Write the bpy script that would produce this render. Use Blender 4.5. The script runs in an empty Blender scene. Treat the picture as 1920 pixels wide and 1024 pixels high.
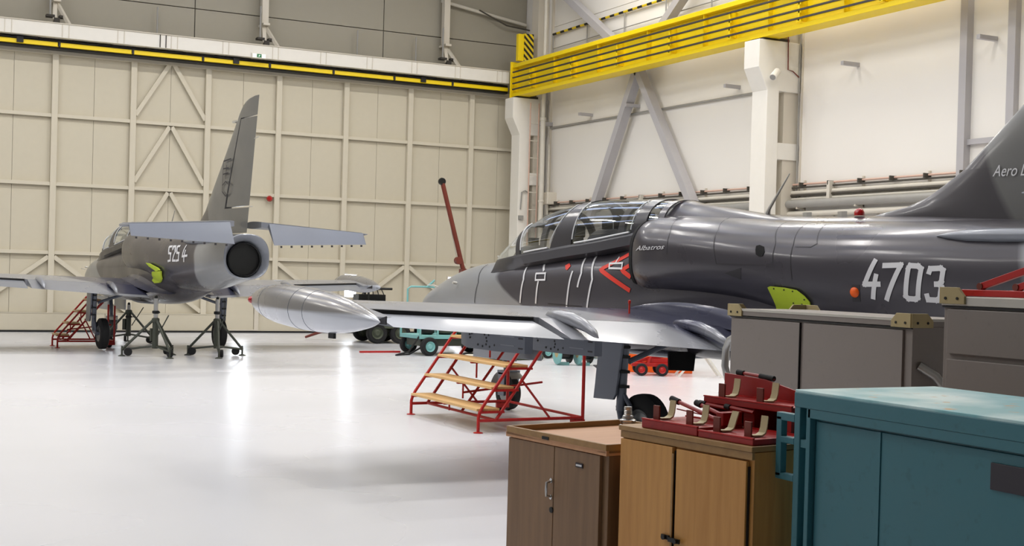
import bpy, bmesh, math, random
import numpy as np
from mathutils import Matrix, Vector
random.seed(7)
S = bpy.context.scene
COL = S.collection
PI = math.pi

# ------------------------------------------------------------------ camera
F_PX, PITCH, ROLL, YAW, PPY, EYE = 2432.8, -0.00982, 0.02717, 0.47486, 537.9, 1.8045
_fw = np.array([math.sin(YAW)*math.cos(PITCH), math.cos(YAW)*math.cos(PITCH), math.sin(PITCH)])
_r0 = np.array([math.cos(YAW), -math.sin(YAW), 0.0]); _u0 = np.cross(_r0, _fw)
_rt = math.cos(ROLL)*_r0 + math.sin(ROLL)*_u0
_up = -math.sin(ROLL)*_r0 + math.cos(ROLL)*_u0
cd = bpy.data.cameras.new('camera'); cam = bpy.data.objects.new('camera', cd); COL.objects.link(cam)
cam.matrix_world = Matrix(((_rt[0], _up[0], -_fw[0], 0), (_rt[1], _up[1], -_fw[1], 0), (_rt[2], _up[2], -_fw[2], EYE), (0, 0, 0, 1)))
cd.sensor_width = 36; cd.sensor_fit = 'HORIZONTAL'; cd.lens = F_PX*36/1920
cd.shift_y = (PPY-512)/1920; cd.clip_end = 200; cd.clip_start = .05
S.camera = cam

# ------------------------------------------------------------------ world, exposure
w = bpy.data.worlds.new('world'); S.world = w; w.use_nodes = True
w.node_tree.nodes['Background'].inputs[0].default_value = (.75, .85, 1, 1)
w.node_tree.nodes['Background'].inputs[1].default_value = .4
S.view_settings.view_transform = 'Standard'; S.view_settings.look = 'None'
S.view_settings.gamma = 1; S.view_settings.use_curve_mapping = False
S.view_settings.exposure = -0.9
LAMP_W = 445        # watts of each ceiling lamp
LAMP_COL = (1.0, .97, .925)

# hall size (metres): door wall at y=35, right wall at x=18.32
YD, XR, XL, YF, ZC = 34.91, 18.32, -14.0, -6.0, 12.5

def lamp_spots():
    for y in (9.5, 15.5, 21.5, 27.5):
        for x in (-9.0, -2.5, 4.0, 10.0, 15.5):
            yield x, y
for i, (x, y) in enumerate(lamp_spots()):
    ld = bpy.data.lights.new('hall_lamp', 'AREA'); ld.shape = 'RECTANGLE'; ld.size = 2.6; ld.size_y = .35
    ld.energy = LAMP_W; ld.color = LAMP_COL
    lo = bpy.data.objects.new('hall_lamp', ld); COL.objects.link(lo); lo.location = (x, y, ZC-.78)

# pixel -> place helpers (a pixel only gives a direction; the surface gives the distance)
def ray(u, v):
    return _rt*((u-960)/F_PX) - _up*((v-PPY)/F_PX) + _fw
def on(u, v, ax, val):
    d = ray(u, v); o = np.array([0, 0, EYE]); t = (val-o[ax])/d[ax]; return o+t*d
def G(u, v, z=0.0): return on(u, v, 2, z)

# ------------------------------------------------------------------ materials
def lin(c):
    return tuple(((x/255+.055)/1.055)**2.4 if x/255 > .04045 else x/255/12.92 for x in c)
MATS = {}
class NT:
    def __init__(s, name):
        s.m = bpy.data.materials.new(name); s.m.use_nodes = True; s.t = s.m.node_tree
        s.b = s.t.nodes['Principled BSDF']; s.co = s.n('ShaderNodeTexCoord').outputs['Object']
    def n(s, ty, **k):
        x = s.t.nodes.new(ty)
        for a, b in k.items(): setattr(x, a, b)
        return x
    def l(s, a, b): s.t.links.new(a, b)
    def put(s, sock, v):
        if hasattr(v, 'is_output'): s.l(v, sock)
        else: sock.default_value = v
    def math(s, op, a, b=0.0, c=None):
        x = s.n('ShaderNodeMath', operation=op); s.put(x.inputs[0], a); s.put(x.inputs[1], b)
        if c is not None: s.put(x.inputs[2], c)
        return x.outputs[0]
    def noise(s, scale, detail=3, vec=None, rough=.5):
        x = s.n('ShaderNodeTexNoise'); x.inputs['Scale'].default_value = scale; x.inputs['Detail'].default_value = detail
        x.inputs['Roughness'].default_value = rough
        s.l(vec or s.co, x.inputs['Vector']); return x.outputs['Fac']
    def mapping(s, scale):
        x = s.n('ShaderNodeMapping'); x.inputs['Scale'].default_value = scale; s.l(s.co, x.inputs['Vector']); return x.outputs[0]
    def xyz(s):
        x = s.n('ShaderNodeSeparateXYZ'); s.l(s.co, x.inputs[0]); return x.outputs
    def ramp(s, f, a, b, lo=0.0, hi=1.0):
        x = s.n('ShaderNodeMapRange'); x.inputs['From Min'].default_value = a; x.inputs['From Max'].default_value = b
        x.inputs['To Min'].default_value = lo; x.inputs['To Max'].default_value = hi; s.put(x.inputs['Value'], f); return x.outputs[0]
    def mix(s, f, a, b):
        x = s.n('ShaderNodeMix', data_type='RGBA'); s.put(x.inputs[0], f)
        s.put(x.inputs[6], a if hasattr(a, 'is_output') else (*a, 1)); s.put(x.inputs[7], b if hasattr(b, 'is_output') else (*b, 1)); return x.outputs[2]
    def bump(s, h, strength=.1, dist=.01):
        x = s.n('ShaderNodeBump'); x.inputs['Strength'].default_value = strength; x.inputs['Distance'].default_value = dist
        s.l(h, x.inputs['Height']); s.l(x.outputs[0], s.b.inputs['Normal'])
    def fin(s, col, rough, metal=0, coat=0):
        s.put(s.b.inputs['Base Color'], col if hasattr(col, 'is_output') else (*col, 1))
        s.put(s.b.inputs['Roughness'], rough); s.b.inputs['Metallic'].default_value = metal
        s.b.inputs['Coat Weight'].default_value = coat; s.b.inputs['Coat Roughness'].default_value = .12
        return s.m
def mat(name, rgb, rough=.5, metal=0, var=.08, scale=6, bump=0, coat=0, dirt=0):
    if name in MATS: return MATS[name]
    t = NT(name); c = lin(rgb); f = t.noise(scale, 4)
    a = tuple(x*(1-var) for x in c); b = tuple(min(1, x*(1+var)) for x in c)
    col = t.mix(f, a, b)
    if dirt:
        g = t.ramp(t.noise(scale*4, 5), .6, .72, 0, dirt); col = t.mix(g, col, tuple(x*.35 for x in c))
    if bump: t.bump(t.noise(scale*6, 3), bump)
    r = t.ramp(f, .3, .7, max(.02, rough-.05), rough+.05)
    MATS[name] = t.fin(col, r, metal, coat); return MATS[name]
def emat(name, rgb, strength):
    t = NT(name); c = lin(rgb)
    t.fin(c, .5); t.b.inputs['Emission Color'].default_value = (*c, 1); t.b.inputs['Emission Strength'].default_value = strength
    MATS[name] = t.m; return t.m
def wood(name, rgb, rgb2, axis='z', scale=1.0, rough=.45):
    t = NT(name); sc = {'z': (18, 18, 1.1), 'y': (18, 1.1, 18), 'x': (1.1, 18, 18)}[axis]
    v = t.mapping(tuple(q*scale for q in sc)); f = t.noise(1.6, 5, v, .6); g = t.noise(.5, 2, v)
    h = t.math('ADD', t.math('MULTIPLY', f, .65), t.math('MULTIPLY', g, .35))
    col = t.mix(t.ramp(h, .3, .7), lin(rgb), lin(rgb2)); t.bump(f, .04, .002)
    MATS[name] = t.fin(col, rough); return t.m

# ------------------------------------------------------------------ mesh builder
class MB:
    def __init__(s): s.V = []; s.F = []
    def add(s, v, f):
        o = len(s.V); s.V += [tuple(map(float, p)) for p in v]; s.F += [tuple(i+o for i in q) for q in f]; return s
    def box(s, x0, x1, y0, y1, z0, z1):
        v = [(x, y, z) for x in (x0, x1) for y in (y0, y1) for z in (z0, z1)]
        return s.add(v, [(0, 1, 3, 2), (4, 6, 7, 5), (0, 4, 5, 1), (2, 3, 7, 6), (0, 2, 6, 4), (1, 5, 7, 3)])
    def bar(s, p, q, w, h=None, up=(0, 0, 1)):
        h = h or w; p, q = Vector(p), Vector(q); d = (q-p).normalized(); u = Vector(up)
        if abs(d.dot(u)) > .98: u = Vector((0, 1, 0))
        r = d.cross(u).normalized(); u = r.cross(d)
        v = [tuple(e+r*a*w/2+u*b*h/2) for e in (p, q) for a, b in ((-1, -1), (1, -1), (1, 1), (-1, 1))]
        return s.add(v, [(0, 3, 2, 1), (4, 5, 6, 7), (0, 1, 5, 4), (1, 2, 6, 5), (2, 3, 7, 6), (3, 0, 4, 7)])
    def tube(s, path, r, n=10, cap=True):
        P = [Vector(p) for p in path]; m = len(P); R = r if isinstance(r, (list, tuple)) else [r]*m
        d0 = (P[1]-P[0]).normalized(); u = Vector((0, 0, 1)) if abs(d0.z) < .9 else Vector((1, 0, 0))
        V = []
        for i in range(m):
            d = (P[min(i+1, m-1)]-P[max(i-1, 0)]).normalized()
            a = d.cross(u)
            a = a.normalized() if a.length > 1e-5 else Vector((1, 0, 0)); b = a.cross(d).normalized(); u = b
            V += [tuple(P[i]+(a*math.cos(2*PI*k/n)+b*math.sin(2*PI*k/n))*R[i]) for k in range(n)]
        F = [(i*n+k, i*n+(k+1) % n, (i+1)*n+(k+1) % n, (i+1)*n+k) for i in range(m-1) for k in range(n)]
        if cap: F += [tuple(range(n))[::-1], tuple((m-1)*n+k for k in range(n))]
        return s.add(V, F)
    def lathe(s, prof, o=(0, 0, 0), axis=(0, 0, 1), n=24):
        A = Vector(axis).normalized(); u = Vector((1, 0, 0)) if abs(A.x) < .9 else Vector((0, 1, 0))
        a = A.cross(u).normalized(); b = A.cross(a); O = Vector(o); m = len(prof); V = []
        for r, h in prof: V += [tuple(O+A*h+(a*math.cos(2*PI*k/n)+b*math.sin(2*PI*k/n))*r) for k in range(n)]
        F = [(i*n+k, i*n+(k+1) % n, (i+1)*n+(k+1) % n, (i+1)*n+k) for i in range(m-1) for k in range(n)]
        if prof[0][0] > 1e-4: F.append(tuple(range(n))[::-1])
        if prof[-1][0] > 1e-4: F.append(tuple((m-1)*n+k for k in range(n)))
        return s.add(V, F)
    def loft(s, rings, closed=True, cap0=False, cap1=False):
        n = len(rings[0]); m = len(rings); V = [p for r in rings for p in r]; e = n if closed else n-1
        F = [(i*n+k, i*n+(k+1) % n, (i+1)*n+(k+1) % n, (i+1)*n+k) for i in range(m-1) for k in range(e)]
        if cap0: F.append(tuple(range(n))[::-1])
        if cap1: F.append(tuple((m-1)*n+k for k in range(n)))
        return s.add(V, F)
    def prism(s, poly, o, ax, ay, az, t):
        O, X, Y, Z = map(Vector, (o, ax, ay, az)); n = len(poly)
        V = [tuple(O+X*a+Y*b+Z*k) for k in (0, t) for a, b in poly]
        F = [tuple(range(n))[::-1], tuple(range(n, 2*n))]+[(i, (i+1) % n, n+(i+1) % n, n+i) for i in range(n)]
        return s.add(V, F)
    def mesh(s, name, m, smooth=None, fix=True):
        me = bpy.data.meshes.new(name); me.from_pydata(s.V, [], s.F); me.materials.append(m)
        if fix:
            bm = bmesh.new(); bm.from_mesh(me); bmesh.ops.remove_doubles(bm, verts=bm.verts, dist=1e-5)
            bmesh.ops.recalc_face_normals(bm, faces=bm.faces); bm.to_mesh(me); bm.free()
        me.update()
        if smooth:
            me.shade_smooth(); me.set_sharp_from_angle(angle=math.radians(smooth))
        return me
    def done(s, name, m, parent=None, smooth=None, bevel=0, fix=True, loc=None):
        return link(name, s.mesh(name, MATS[m] if isinstance(m, str) else m, smooth, fix), parent, bevel, loc)
def parts(mb, name, m, parent=None, smooth=None, **k):     # every loose piece of the builder becomes a part of its own
    up = list(range(len(mb.V)))
    def find(i):
        while up[i] != i: up[i] = up[up[i]]; i = up[i]
        return i
    for f in mb.F:
        for i in f[1:]: up[find(i)] = find(f[0])
    groups = {}
    for f in mb.F: groups.setdefault(find(f[0]), []).append(f)
    out = []
    for fs in groups.values():
        ids = sorted({i for f in fs for i in f}); ix = {i: n for n, i in enumerate(ids)}; q = MB()
        q.V = [mb.V[i] for i in ids]; q.F = [tuple(ix[i] for i in f) for f in fs]; out.append(q.done(name, m, parent, smooth, **k))
    return out
def link(name, me, parent=None, bevel=0, loc=None):
    o = bpy.data.objects.new(name, me); COL.objects.link(o)
    if parent: o.parent = parent
    if loc: o.location = loc
    if bevel:
        b = o.modifiers.new('bevel', 'BEVEL'); b.width = bevel; b.segments = 2; b.limit_method = 'ANGLE'; b.angle_limit = .6
    return o
def tag(o, label, cat, group=None):
    o['label'] = label; o['category'] = cat
    if group: o['group'] = group
    return o
def thing(name, label, cat, loc=(0, 0, 0), rz=0, group=None):
    o = bpy.data.objects.new(name, None); COL.objects.link(o); o.location = loc; o.rotation_euler[2] = rz
    o.empty_display_size = .2
    return tag(o, label, cat, group)
def struct(o): o['kind'] = 'structure'; return o
def sempty(name, loc=(0, 0, 0)):
    o = bpy.data.objects.new(name, None); COL.objects.link(o); o.location = loc; return struct(o)
def copy_tree(o, parent=None):
    c = o.copy(); COL.objects.link(c); c.parent = parent
    for ch in list(o.children): copy_tree(ch, c)
    return c
def kids(c, base):
    return [k for k in c.children if k.name.split('.')[0] == base]

# ---- palette
mat('door_paint', (208, 200, 180), .55, var=.03); mat('panel_paint', (202, 194, 173), .5, var=.03)
mat('wall_white', (232, 228, 220), .6, var=.02, scale=.7); mat('upper_wall', (158, 152, 136), .6, var=.03)
mat('white_paint', (232, 228, 218), .5, var=.03); mat('cream_steel', (210, 202, 186), .5, var=.03)
mat('wall_grey', (128, 128, 130), .6, var=.03); mat('grey_steel', (176, 173, 174), .45, var=.04); mat('dark_seam', (60, 56, 50), .8)
mat('yellow', (244, 212, 2), .42, var=.04, dirt=.08); mat('black', (14, 14, 15), .6); mat('rubber', (22, 22, 23), .8, bump=.1)
mat('black_metal', (26, 27, 26), .45, metal=.3); mat('jack_green', (62, 66, 56), .5, dirt=.3)
mat('red_paint', (178, 24, 18), .38, dirt=.25); mat('dark_red', (152, 22, 18), .4, var=.15, dirt=.35)
mat('orange', (238, 96, 12), .45); mat('rust_red', (112, 44, 28), .55, var=.2, dirt=.4)
mat('olive', (72, 78, 62), .6, var=.1, dirt=.2); mat('teal', (52, 106, 116), .45, var=.06, dirt=.25)
mat('teal_light', (122, 178, 176), .45, var=.06, dirt=.2); mat('tool_grey', (128, 120, 114), .5, var=.05, dirt=.12)
mat('tool_edge', (190, 187, 178), .4, metal=.3); mat('ply', (168, 152, 110), .7, var=.12, dirt=.3)
mat('chrome', (190, 190, 188), .2, metal=1, var=.03); mat('alu', (178, 178, 176), .35, metal=.8, var=.05)
mat('pipe_white', (206, 200, 186), .5); mat('pipe_grey', (150, 148, 142), .45); mat('pipe_pink', (206, 172, 154), .5)
mat('pipe_dark', (70, 66, 58), .6); mat('beige_strap', (186, 172, 132), .6, var=.12)
mat('primer', (186, 208, 52), .5, var=.06); mat('marking_white', (214, 214, 216), .5, var=.04); mat('marking_red', (214, 46, 24), .5)
mat('marking_dark', (48, 46, 50), .6); mat('lens_red', (170, 10, 12), .15, coat=.6); mat('sealant', (210, 212, 214), .4)
mat('soft_black', (9, 9, 10), .9); mat('hose_orange', (210, 90, 30), .5)
mat('copper', (150, 96, 40), .4, metal=.6)
mat('plate_black', (44, 40, 48), .6); mat('tyre_wall', (30, 30, 31), .75); mat('hub', (150, 152, 150), .4, metal=.5)
mat('seat_green', (70, 70, 58), .8, var=.2); mat('cockpit_dark', (20, 22, 26), .7)
wood('oak_light', (176, 122, 56), (206, 152, 82), 'z'); wood('oak_brown', (110, 82, 54), (136, 104, 72), 'z')
wood('step_wood', (196, 152, 92), (224, 186, 126), 'y'); wood('rim_wood', (140, 104, 58), (166, 128, 76), 'y')
wood('tray_wood', (176, 124, 84), (198, 150, 110), 'y', .6)
# ================================================================== the hall
def floor_mat():
    t = NT('epoxy_floor'); f = t.noise(.3, 2)
    c = t.mix(f, lin((209, 210, 214)), lin((217, 217, 221)))
    return t.fin(c, t.ramp(f, .3, .7, .25, .29))
fm = floor_mat()
struct(MB().box(XL, XR, YF, 36, -.2, 0).done('floor', fm))
struct(MB().box(XL-.3, XR+.3, YF-.3, 36, ZC, ZC+.3).done('ceiling', 'upper_wall'))
struct(MB().box(XL-.3, XL, YF, 36, 0, ZC).done('wall_left', 'wall_grey'))
struct(MB().box(XL, XR, YF-.3, YF, 0, ZC).done('wall_front', 'wall_grey'))

# ---- back wall above the sliding door, in panels
wb = struct(MB().box(XL, XR, 35.25, 35.5, 0, ZC).done('wall_back', 'upper_wall'))
xs = [13.67+5.43*k for k in range(-5, 1)]; xs = [XL]+[x for x in xs if x > XL]+[XR]
for a, b in zip(xs, xs[1:]):
    for z0, z1 in ((7.2, 8.72), (8.72, 10.24), (10.24, 11.76), (11.76, ZC)):
        MB().box(a+.012, b-.012, 35.13, 35.25, z0+.012, z1-.012).done('wall_panel', 'upper_wall', wb)
# hangers of the door beam
for x in (-11.65, -6.22, -.79, 4.64, 10.07, 15.5):
    MB().box(x-.09, x+.09, 34.75, 34.95, 8.45, ZC-.01).box(x-.09, x+.09, 34.6, 35.1, 8.4, 8.46).done('hanger_post', 'cream_steel', wb)
    MB().bar((x, 34.85, 8.45), (x+.28, 34.4, 7.78), .08).bar((x-.02, 34.85, 8.45), (x-.05, 34.6, 7.9), .1).done('hanger_brace', 'cream_steel', wb)
    MB().box(x-.26, x-.06, 34.55, 34.75, 7.98, 8.04).box(x+.05, x+.22, 34.55, 34.75, 7.98, 8.04).box(x-.08, x+.06, 34.5, 34.7, 7.84, 7.96).done('hanger_clamp', 'dark_seam', wb)
    MB().tube([(x-.16, 34.65, 8.0), (x-.16, 34.65, 8.9)], .025, 8).done('cable_tube', 'pipe_grey', wb)
for x in (7.2, 12.8, 14.6):
    MB().tube([(x, 34.9, 7.9), (x, 34.9, 8.6)], .022, 8).done('cable_tube', 'pipe_grey', wb)
MB().tube([(15.4, 34.95, 9.75), (18.2, 34.95, 9.35)], .05, 8).done('cable_tube', 'pipe_white', wb)
MB().tube([(16.6, 34.9, 9.62), (17.5, 34.85, 9.25), (18.3, 34.9, 9.2)], .022, 8).done('cable_tube', 'pipe_dark', wb)
# door head beam with its plates and the yellow buffer rail below
tb = struct(MB().box(XL, 17.35, 34.3, 34.75, 7.44, 7.78).done('trim_1', 'white_paint'))
x = 17.1
while x > XL:
    MB().box(x-.16, x-.145, 34.285, 34.3, 7.45, 7.77).done('beam_joint', 'cream_steel', tb)
    MB().box(x+.0, x+.015, 34.285, 34.3, 7.45, 7.77).done('beam_joint', 'cream_steel', tb); x -= 1.357
MB().box(XL, 17.4, 34.27, 34.78, 7.78, 7.8).done('top_flange', 'cream_steel', tb)
MB().box(7.15, 7.17, 34.28, 34.3, 7.45, 7.77).box(7.3, 7.32, 34.28, 34.3, 7.45, 7.77).done('splice_plate', 'dark_seam', tb)
t2 = struct(MB().box(XL, 17.45, 34.58, 34.8, 7.17, 7.42).done('trim_2', 'black'))
x = 17.42; k = 0
while x > XL:
    L = 1.82
    MB().box(x-L+.05, x, 34.5, 34.58, 7.235, 7.34).done('buffer_rail', 'yellow', t2)
    MB().box(x-L-.02, x-L+.05, 34.5, 34.585, 7.24, 7.36).done('rail_joint', 'marking_dark', t2)
    if k % 3 == 1: MB().box(x-1.0, x-.84, 34.46, 34.58, 7.25, 7.4).done('door_roller', 'black_metal', t2)
    MB().tube([(x-1.5, 34.52, 7.4), (x-1.1, 34.5, 7.37), (x-.5, 34.52, 7.41)], .02, 6).done('festoon_cable', 'black', t2)
    x -= L; k += 1
# ---- sliding door leaf frame
dr = sempty('door_1', (0, YD, 0))
C0 = 4.62+.06; P = 1.964
cols = [C0+P*i for i in range(-9, 7)]
rails = [.5, 1.99, 3.75, 5.5, 7.2]
colm = MB().box(-.075, .075, 0, .16, .5, 7.2).mesh('column', MATS['door_paint'])
for c in cols: link('column', colm, dr, .006, (c, 0, 0))
rails_x = [(cols[i]+.075, cols[i+1]-.075) for i in range(len(cols)-1)]+[(cols[-1]+.075, 18.25)]
railm = MB().box(0, P-.15, .02, .16, -.045, .045).mesh('rail', MATS['door_paint'])
lastm = MB().box(0, 18.25-cols[-1]-.075, .02, .16, -.045, .045).mesh('rail', MATS['door_paint'])
for i, (a, b) in enumerate(rails_x):
    for z in rails[1:4]: link('rail', railm if i < len(rails_x)-1 else lastm, dr, .004, (a, 0, z+.045))
MB().box(XL, 18.25, -.02, .18, 7.1, 7.22).done('head_rail', 'door_paint', dr)
pans = {}
for a, b in rails_x:
    for r in range(4):
        z0, z1 = rails[r], rails[r+1]
        for h in range(2):
            wd = round((b-a)/2, 3); key = (wd, r)
            if key not in pans: pans[key] = MB().box(.004, wd-.004, .13, .22, .004, z1-z0-.004).mesh('panel', MATS['panel_paint'])
            link('panel', pans[key], dr, 0, (a-.0+h*wd, 0, z0))
# base boards
bw = 2*P; x = cols[0]-.6
bm_ = MB().box(.004, bw-.004, 0, .2, .05, .49).mesh('base_panel', MATS['panel_paint'])
while x < 18: link('base_panel', bm_ if x+bw < 18.3 else MB().box(.004, 18.28-x, 0, .2, .05, .49).mesh('base_panel', MATS['panel_paint']), dr, 0, (x, 0, 0)); x += bw
MB().box(XL, 18.3, -.03, .2, .0, .045).done('floor_seal', 'black', dr)
MB().box(XL, 18.3, -.012, .02, .485, .505).done('base_rail', 'door_paint', dr)
def brace(p, q): MB().bar((p[0], .06, p[1]), (q[0], .06, q[1]), .08, .11).done('brace', 'door_paint', dr)
ci = lambda k: C0+P*k
for r in (1, 2, 3):
    m = ci(1.5); brace((m-.03, rails[r+1]-.03), (ci(1)+.06, rails[r]+.22)); brace((m+.03, rails[r+1]-.03), (ci(2)-.06, rails[r]+.22))
for k, d in ((0, 1), (-1, -1), (1, 1), (3, 1), (4, -1), (5, 1), (-3, 1), (-4, -1), (-6, 1)):
    a, b = (ci(k)+.07, ci(k+1)-.07) if d > 0 else (ci(k+1)-.07, ci(k)+.07)
    brace((a, 1.93), (b, .56))
# daylight windows of the door
for n, (x0, z0, z1) in enumerate(((12.58, 1.03, 1.66), (15.86, 1.03, 1.66), (9.38, 1.03, 1.66), (6.08, 1.03, 1.66))):
    wn = sempty('window_%d' % (n+1), (x0, YD+(-.06 if n == 2 else .1), z0))
    if 'day_glass' not in MATS: emat('day_glass', (235, 244, 255), 24)
    MB().box(0, .4, 0, .02, 0, z1-z0).done('pane', 'day_glass', wn)
    MB().box(-.04, .44, -.02, .02, -.04, 0).box(-.04, .44, -.02, .02, z1-z0, z1-z0+.04).box(-.04, 0, -.02, .02, 0, z1-z0).box(.4, .44, -.02, .02, 0, z1-z0).done('window_frame', 'cream_steel', wn)
pd = sempty('door_2', (9.2, YD-.03, 0))
MB().box(.02, .78, .0, .03, .09, 2.0).done('door_leaf', 'panel_paint', pd, bevel=.004)
MB().box(-.08, .0, -.02, .03, .06, 2.08).box(.8, .92, -.02, .03, .06, 2.08).box(0, .8, -.02, .03, 2.0, 2.08).box(0, .8, -.02, .03, .06, .09).done('door_frame', 'cream_steel', pd)
MB().box(.7, .74, -.05, 0, .96, 1.1).bar((.72, -.05, 1.05), (.6, -.05, 1.05), .02).done('door_handle', 'black_metal', pd)
# red alarm bell and exit sign
al = tag(MB().lathe([(.0, -.08), (.05, -.075), (.085, -.03), (.085, 0)], (10.36, YD-.0, 3.7), (0, 1, 0), 20).done('alarm_sounder', 'lens_red', None, 40), 'small round red alarm sounder on the cream hangar door', 'alarm')
es = thing('exit_sign', 'small green and white exit sign under the door beam', 'sign', (9.58, 34.24, 7.42))
mat('sign_green', (20, 120, 70), .4); emat('sign_white', (235, 245, 238), .9)
MB().box(0, .4, 0, .05, 0, .13).done('housing', 'white_paint', es, bevel=.006)
MB().box(.14, .26, -.004, 0, .02, .11).done('pictogram_panel', 'sign_green', es)
parts(MB().box(.03, .12, -.004, 0, .02, .11).box(.28, .37, -.004, 0, .02, .11), 'pictogram_panel', 'sign_white', es)
MB().tube([(.2, -.006, .04), (.2, -.006, .085)], .008, 6).bar((.17, -.006, .05), (.23, -.006, .08), .008).done('pictogram', 'sign_white', es)

# ---- right wall with steel columns, panels
wr = struct(MB().box(XR, XR+.3, YF, 36, 0, ZC).done('wall_right', 'wall_white'))
for y0, y1, m in ((17.4, 17.57, 'grey_steel'), (16.29, 16.46, 'grey_steel'), (10.9, 11.1, 'grey_steel'), (9.8, 10.0, 'grey_steel')):
    MB().box(XR-.16, XR, y0, y1, 0, ZC).done('steel_column', m, wr)
MB().box(XR-.08, XR, 16.46, 17.4, 4.4, 4.5).done('steel_rail', 'grey_steel', wr)
for y0, y1, zz in ((22.72, 33.3, (0, 3.1, 6.07, 9.05, ZC)), (17.57, 22.1, (0, 3.1, ZC)), (11.1, 16.29, (0, 3.1, ZC))):
    for z0, z1 in zip(zz, zz[1:]):
        MB().box(XR-.03, XR, y0, y1, z0+.008, z1-.008).done('wall_panel', 'wall_white', wr)
MB().tube([(XR-.08, 33.3, 6.1), (XR-.08, 22.7, 6.05)], .028, 8).done('wall_conduit', 'pipe_grey', wr)
MB().box(XR-.1, XR-.03, 33.3, 33.36, 0, ZC).box(XR-.06, XR, 22.1, 22.14, 0, ZC).done('corner_strip', 'cream_steel', wr)
# diagonal bracing of the bay
for p, q in (((28.27, 7.15), (30.55, 3.2)), ((28.27, 7.15), (25.4, 3.2)), ((32.6, 10.0), (28.3, 7.3)), ((25.2, 9.5), (28.3, 7.3))):
    MB().bar((18.02, p[0], p[1]), (18.02, q[0], q[1]), .2, .24, (1, 0, 0)).done('diagonal_brace', 'grey_steel', wr)
for y in (31.0, 28.6, 24.35, 20.4, 16.85, 12.6):
    MB().box(17.86, XR-.02, y-.04, y+.04, 6.22, 6.3).done('wall_arm', 'grey_steel', wr)
MB().box(17.9, XR-.02, 33.25, 33.33, 6.15, 6.26).done('wall_arm', 'grey_steel', wr)
# pipe runs along the wall
pr = [(3.9, 18.22, .022, 'pipe_pink'), (3.83, 18.2, .02, 'pipe_dark'), (3.72, 18.2, .045, 'pipe_white'), (3.66, 18.17, .022, 'pipe_dark'),
      (3.58, 18.2, .035, 'pipe_white'), (3.47, 18.1, .09, 'pipe_grey'), (3.26, 18.12, .06, 'pipe_white'), (3.12, 18.14, .03, 'pipe_grey')]
for z, x, r, m in pr:
    MB().tube([(x, 33.2, z), (x, 9.0, z)], r, 10).done('pipe_run', m, wr, 40)
for i in range(26):
    y = 32.7-i*.9
    MB().box(18.1, 18.28, y, y+.03, 3.84, 3.93).done('pipe_clip', 'pipe_dark', wr)
    if i % 2 == 0:
        MB().box(18.24, 18.3, y, y+.04, 3.05, 3.98).box(18.05, 18.28, y, y+.04, 3.36, 3.4).done('pipe_bracket', 'cream_steel', wr)
    if i % 8 == 5: MB().box(18.1, 18.24, y-.05, y+.04, 3.55, 3.92).done('valve_box', 'pipe_white', wr)
for y in (22.9, 21.4, 20.9, 19.6): MB().tube([(18.2, y, 3.3), (18.2, y, .05)], .025, 8).done('drop_pipe', 'pipe_white', wr)
# corner services by the far pillar
MB().tube([(17.83, 33.0, 0.05), (17.83, 33.0, 6.35)], .07, 12).tube([(17.83, 33.0, 6.3), (17.83, 33.0, 12)], .055, 12).done('drain_pipe', 'pipe_white', wr, 40)
MB().lathe([(.07, 0), (.085, .01), (.085, .09), (.07, .1)], (17.83, 33.0, 6.25)).lathe([(.07, 0), (.085, .01), (.085, .06), (.07, .07)], (17.83, 33.0, 3.9)).done('pipe_collar', 'pipe_white', wr, 40)
MB().tube([(18.1, 33.1, .05), (18.1, 33.1, 5.6)], .03, 8).tube([(17.95, 33.45, .05), (17.95, 33.45, 8)], .02, 8).done('cable_tube', 'pipe_white', wr)
MB().box(17.98, 18.3, 32.9, 33.25, 3.85, 4.2).done('junction_box', 'cream_steel', wr, bevel=.02)
for i in range(9): MB().bar((17.62, 33.4, 2.2+i*.5), (17.9, 33.4, 2.2+i*.5), .025).done('ladder_rung', 'cream_steel', wr)
MB().tube([(17.62, 33.4, .3), (17.62, 33.4, 6.8)], .02, 8).tube([(17.9, 33.4, .3), (17.9, 33.4, 6.8)], .02, 8).done('ladder_rail', 'pipe_pink', wr)

# ---- twin-leg pillars with crane corbels
def pillar(y0, y1, n):
    e = sempty('trim_%d' % n, (0, 0, 0))
    yc = y0
    MB().box(17.4, 17.72, y0, y1, 0, 5.9).done('inner_leg', 'white_paint', e, bevel=.012)
    poly = [(17.4, 5.88), (17.16, 6.36), (17.16, 6.95), (18.31, 6.95), (18.31, 5.88)]
    MB().prism([(a, b) for a, b in poly], (0, y0, 0), (1, 0, 0), (0, 0, 1), (0, 1, 0), y1-y0).done('corbel_head', 'white_paint', e, bevel=.012)
    MB().box(17.9, 18.31, y0+.06, y1-.06, 0, 5.9).box(17.95, 18.31, y0+.06, y1-.06, 6.95, 12.4).done('wall_leg', 'cream_steel', e)
    MB().box(17.7, 18.31, y0+.02, y1-.02, 4.42, 4.78).done('tie_beam', 'white_paint', e, bevel=.01)
    MB().box(17.3, 18.0, y0+.05, y1-.05, 6.95, 7.02).done('bearing_plate', 'dark_seam', e)
    MB().tube([(18.24, y0-.03, .1), (18.24, y0-.03, 8.2)], .02, 8).done('cable_tube', 'pipe_grey', e)
    return e
pl = pillar(22.2, 22.72, 3); pillar(33.62, 34.14, 4); pillar(10.6, 11.1, 5)
MB().tube([(17.9, 22.17, 7.2), (17.92, 22.17, 6.35), (18.05, 22.17, 6.33), (18.25, 22.17, 6.2)], .012, 6).done('cable_tube', 'rust_red', pl)
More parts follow.
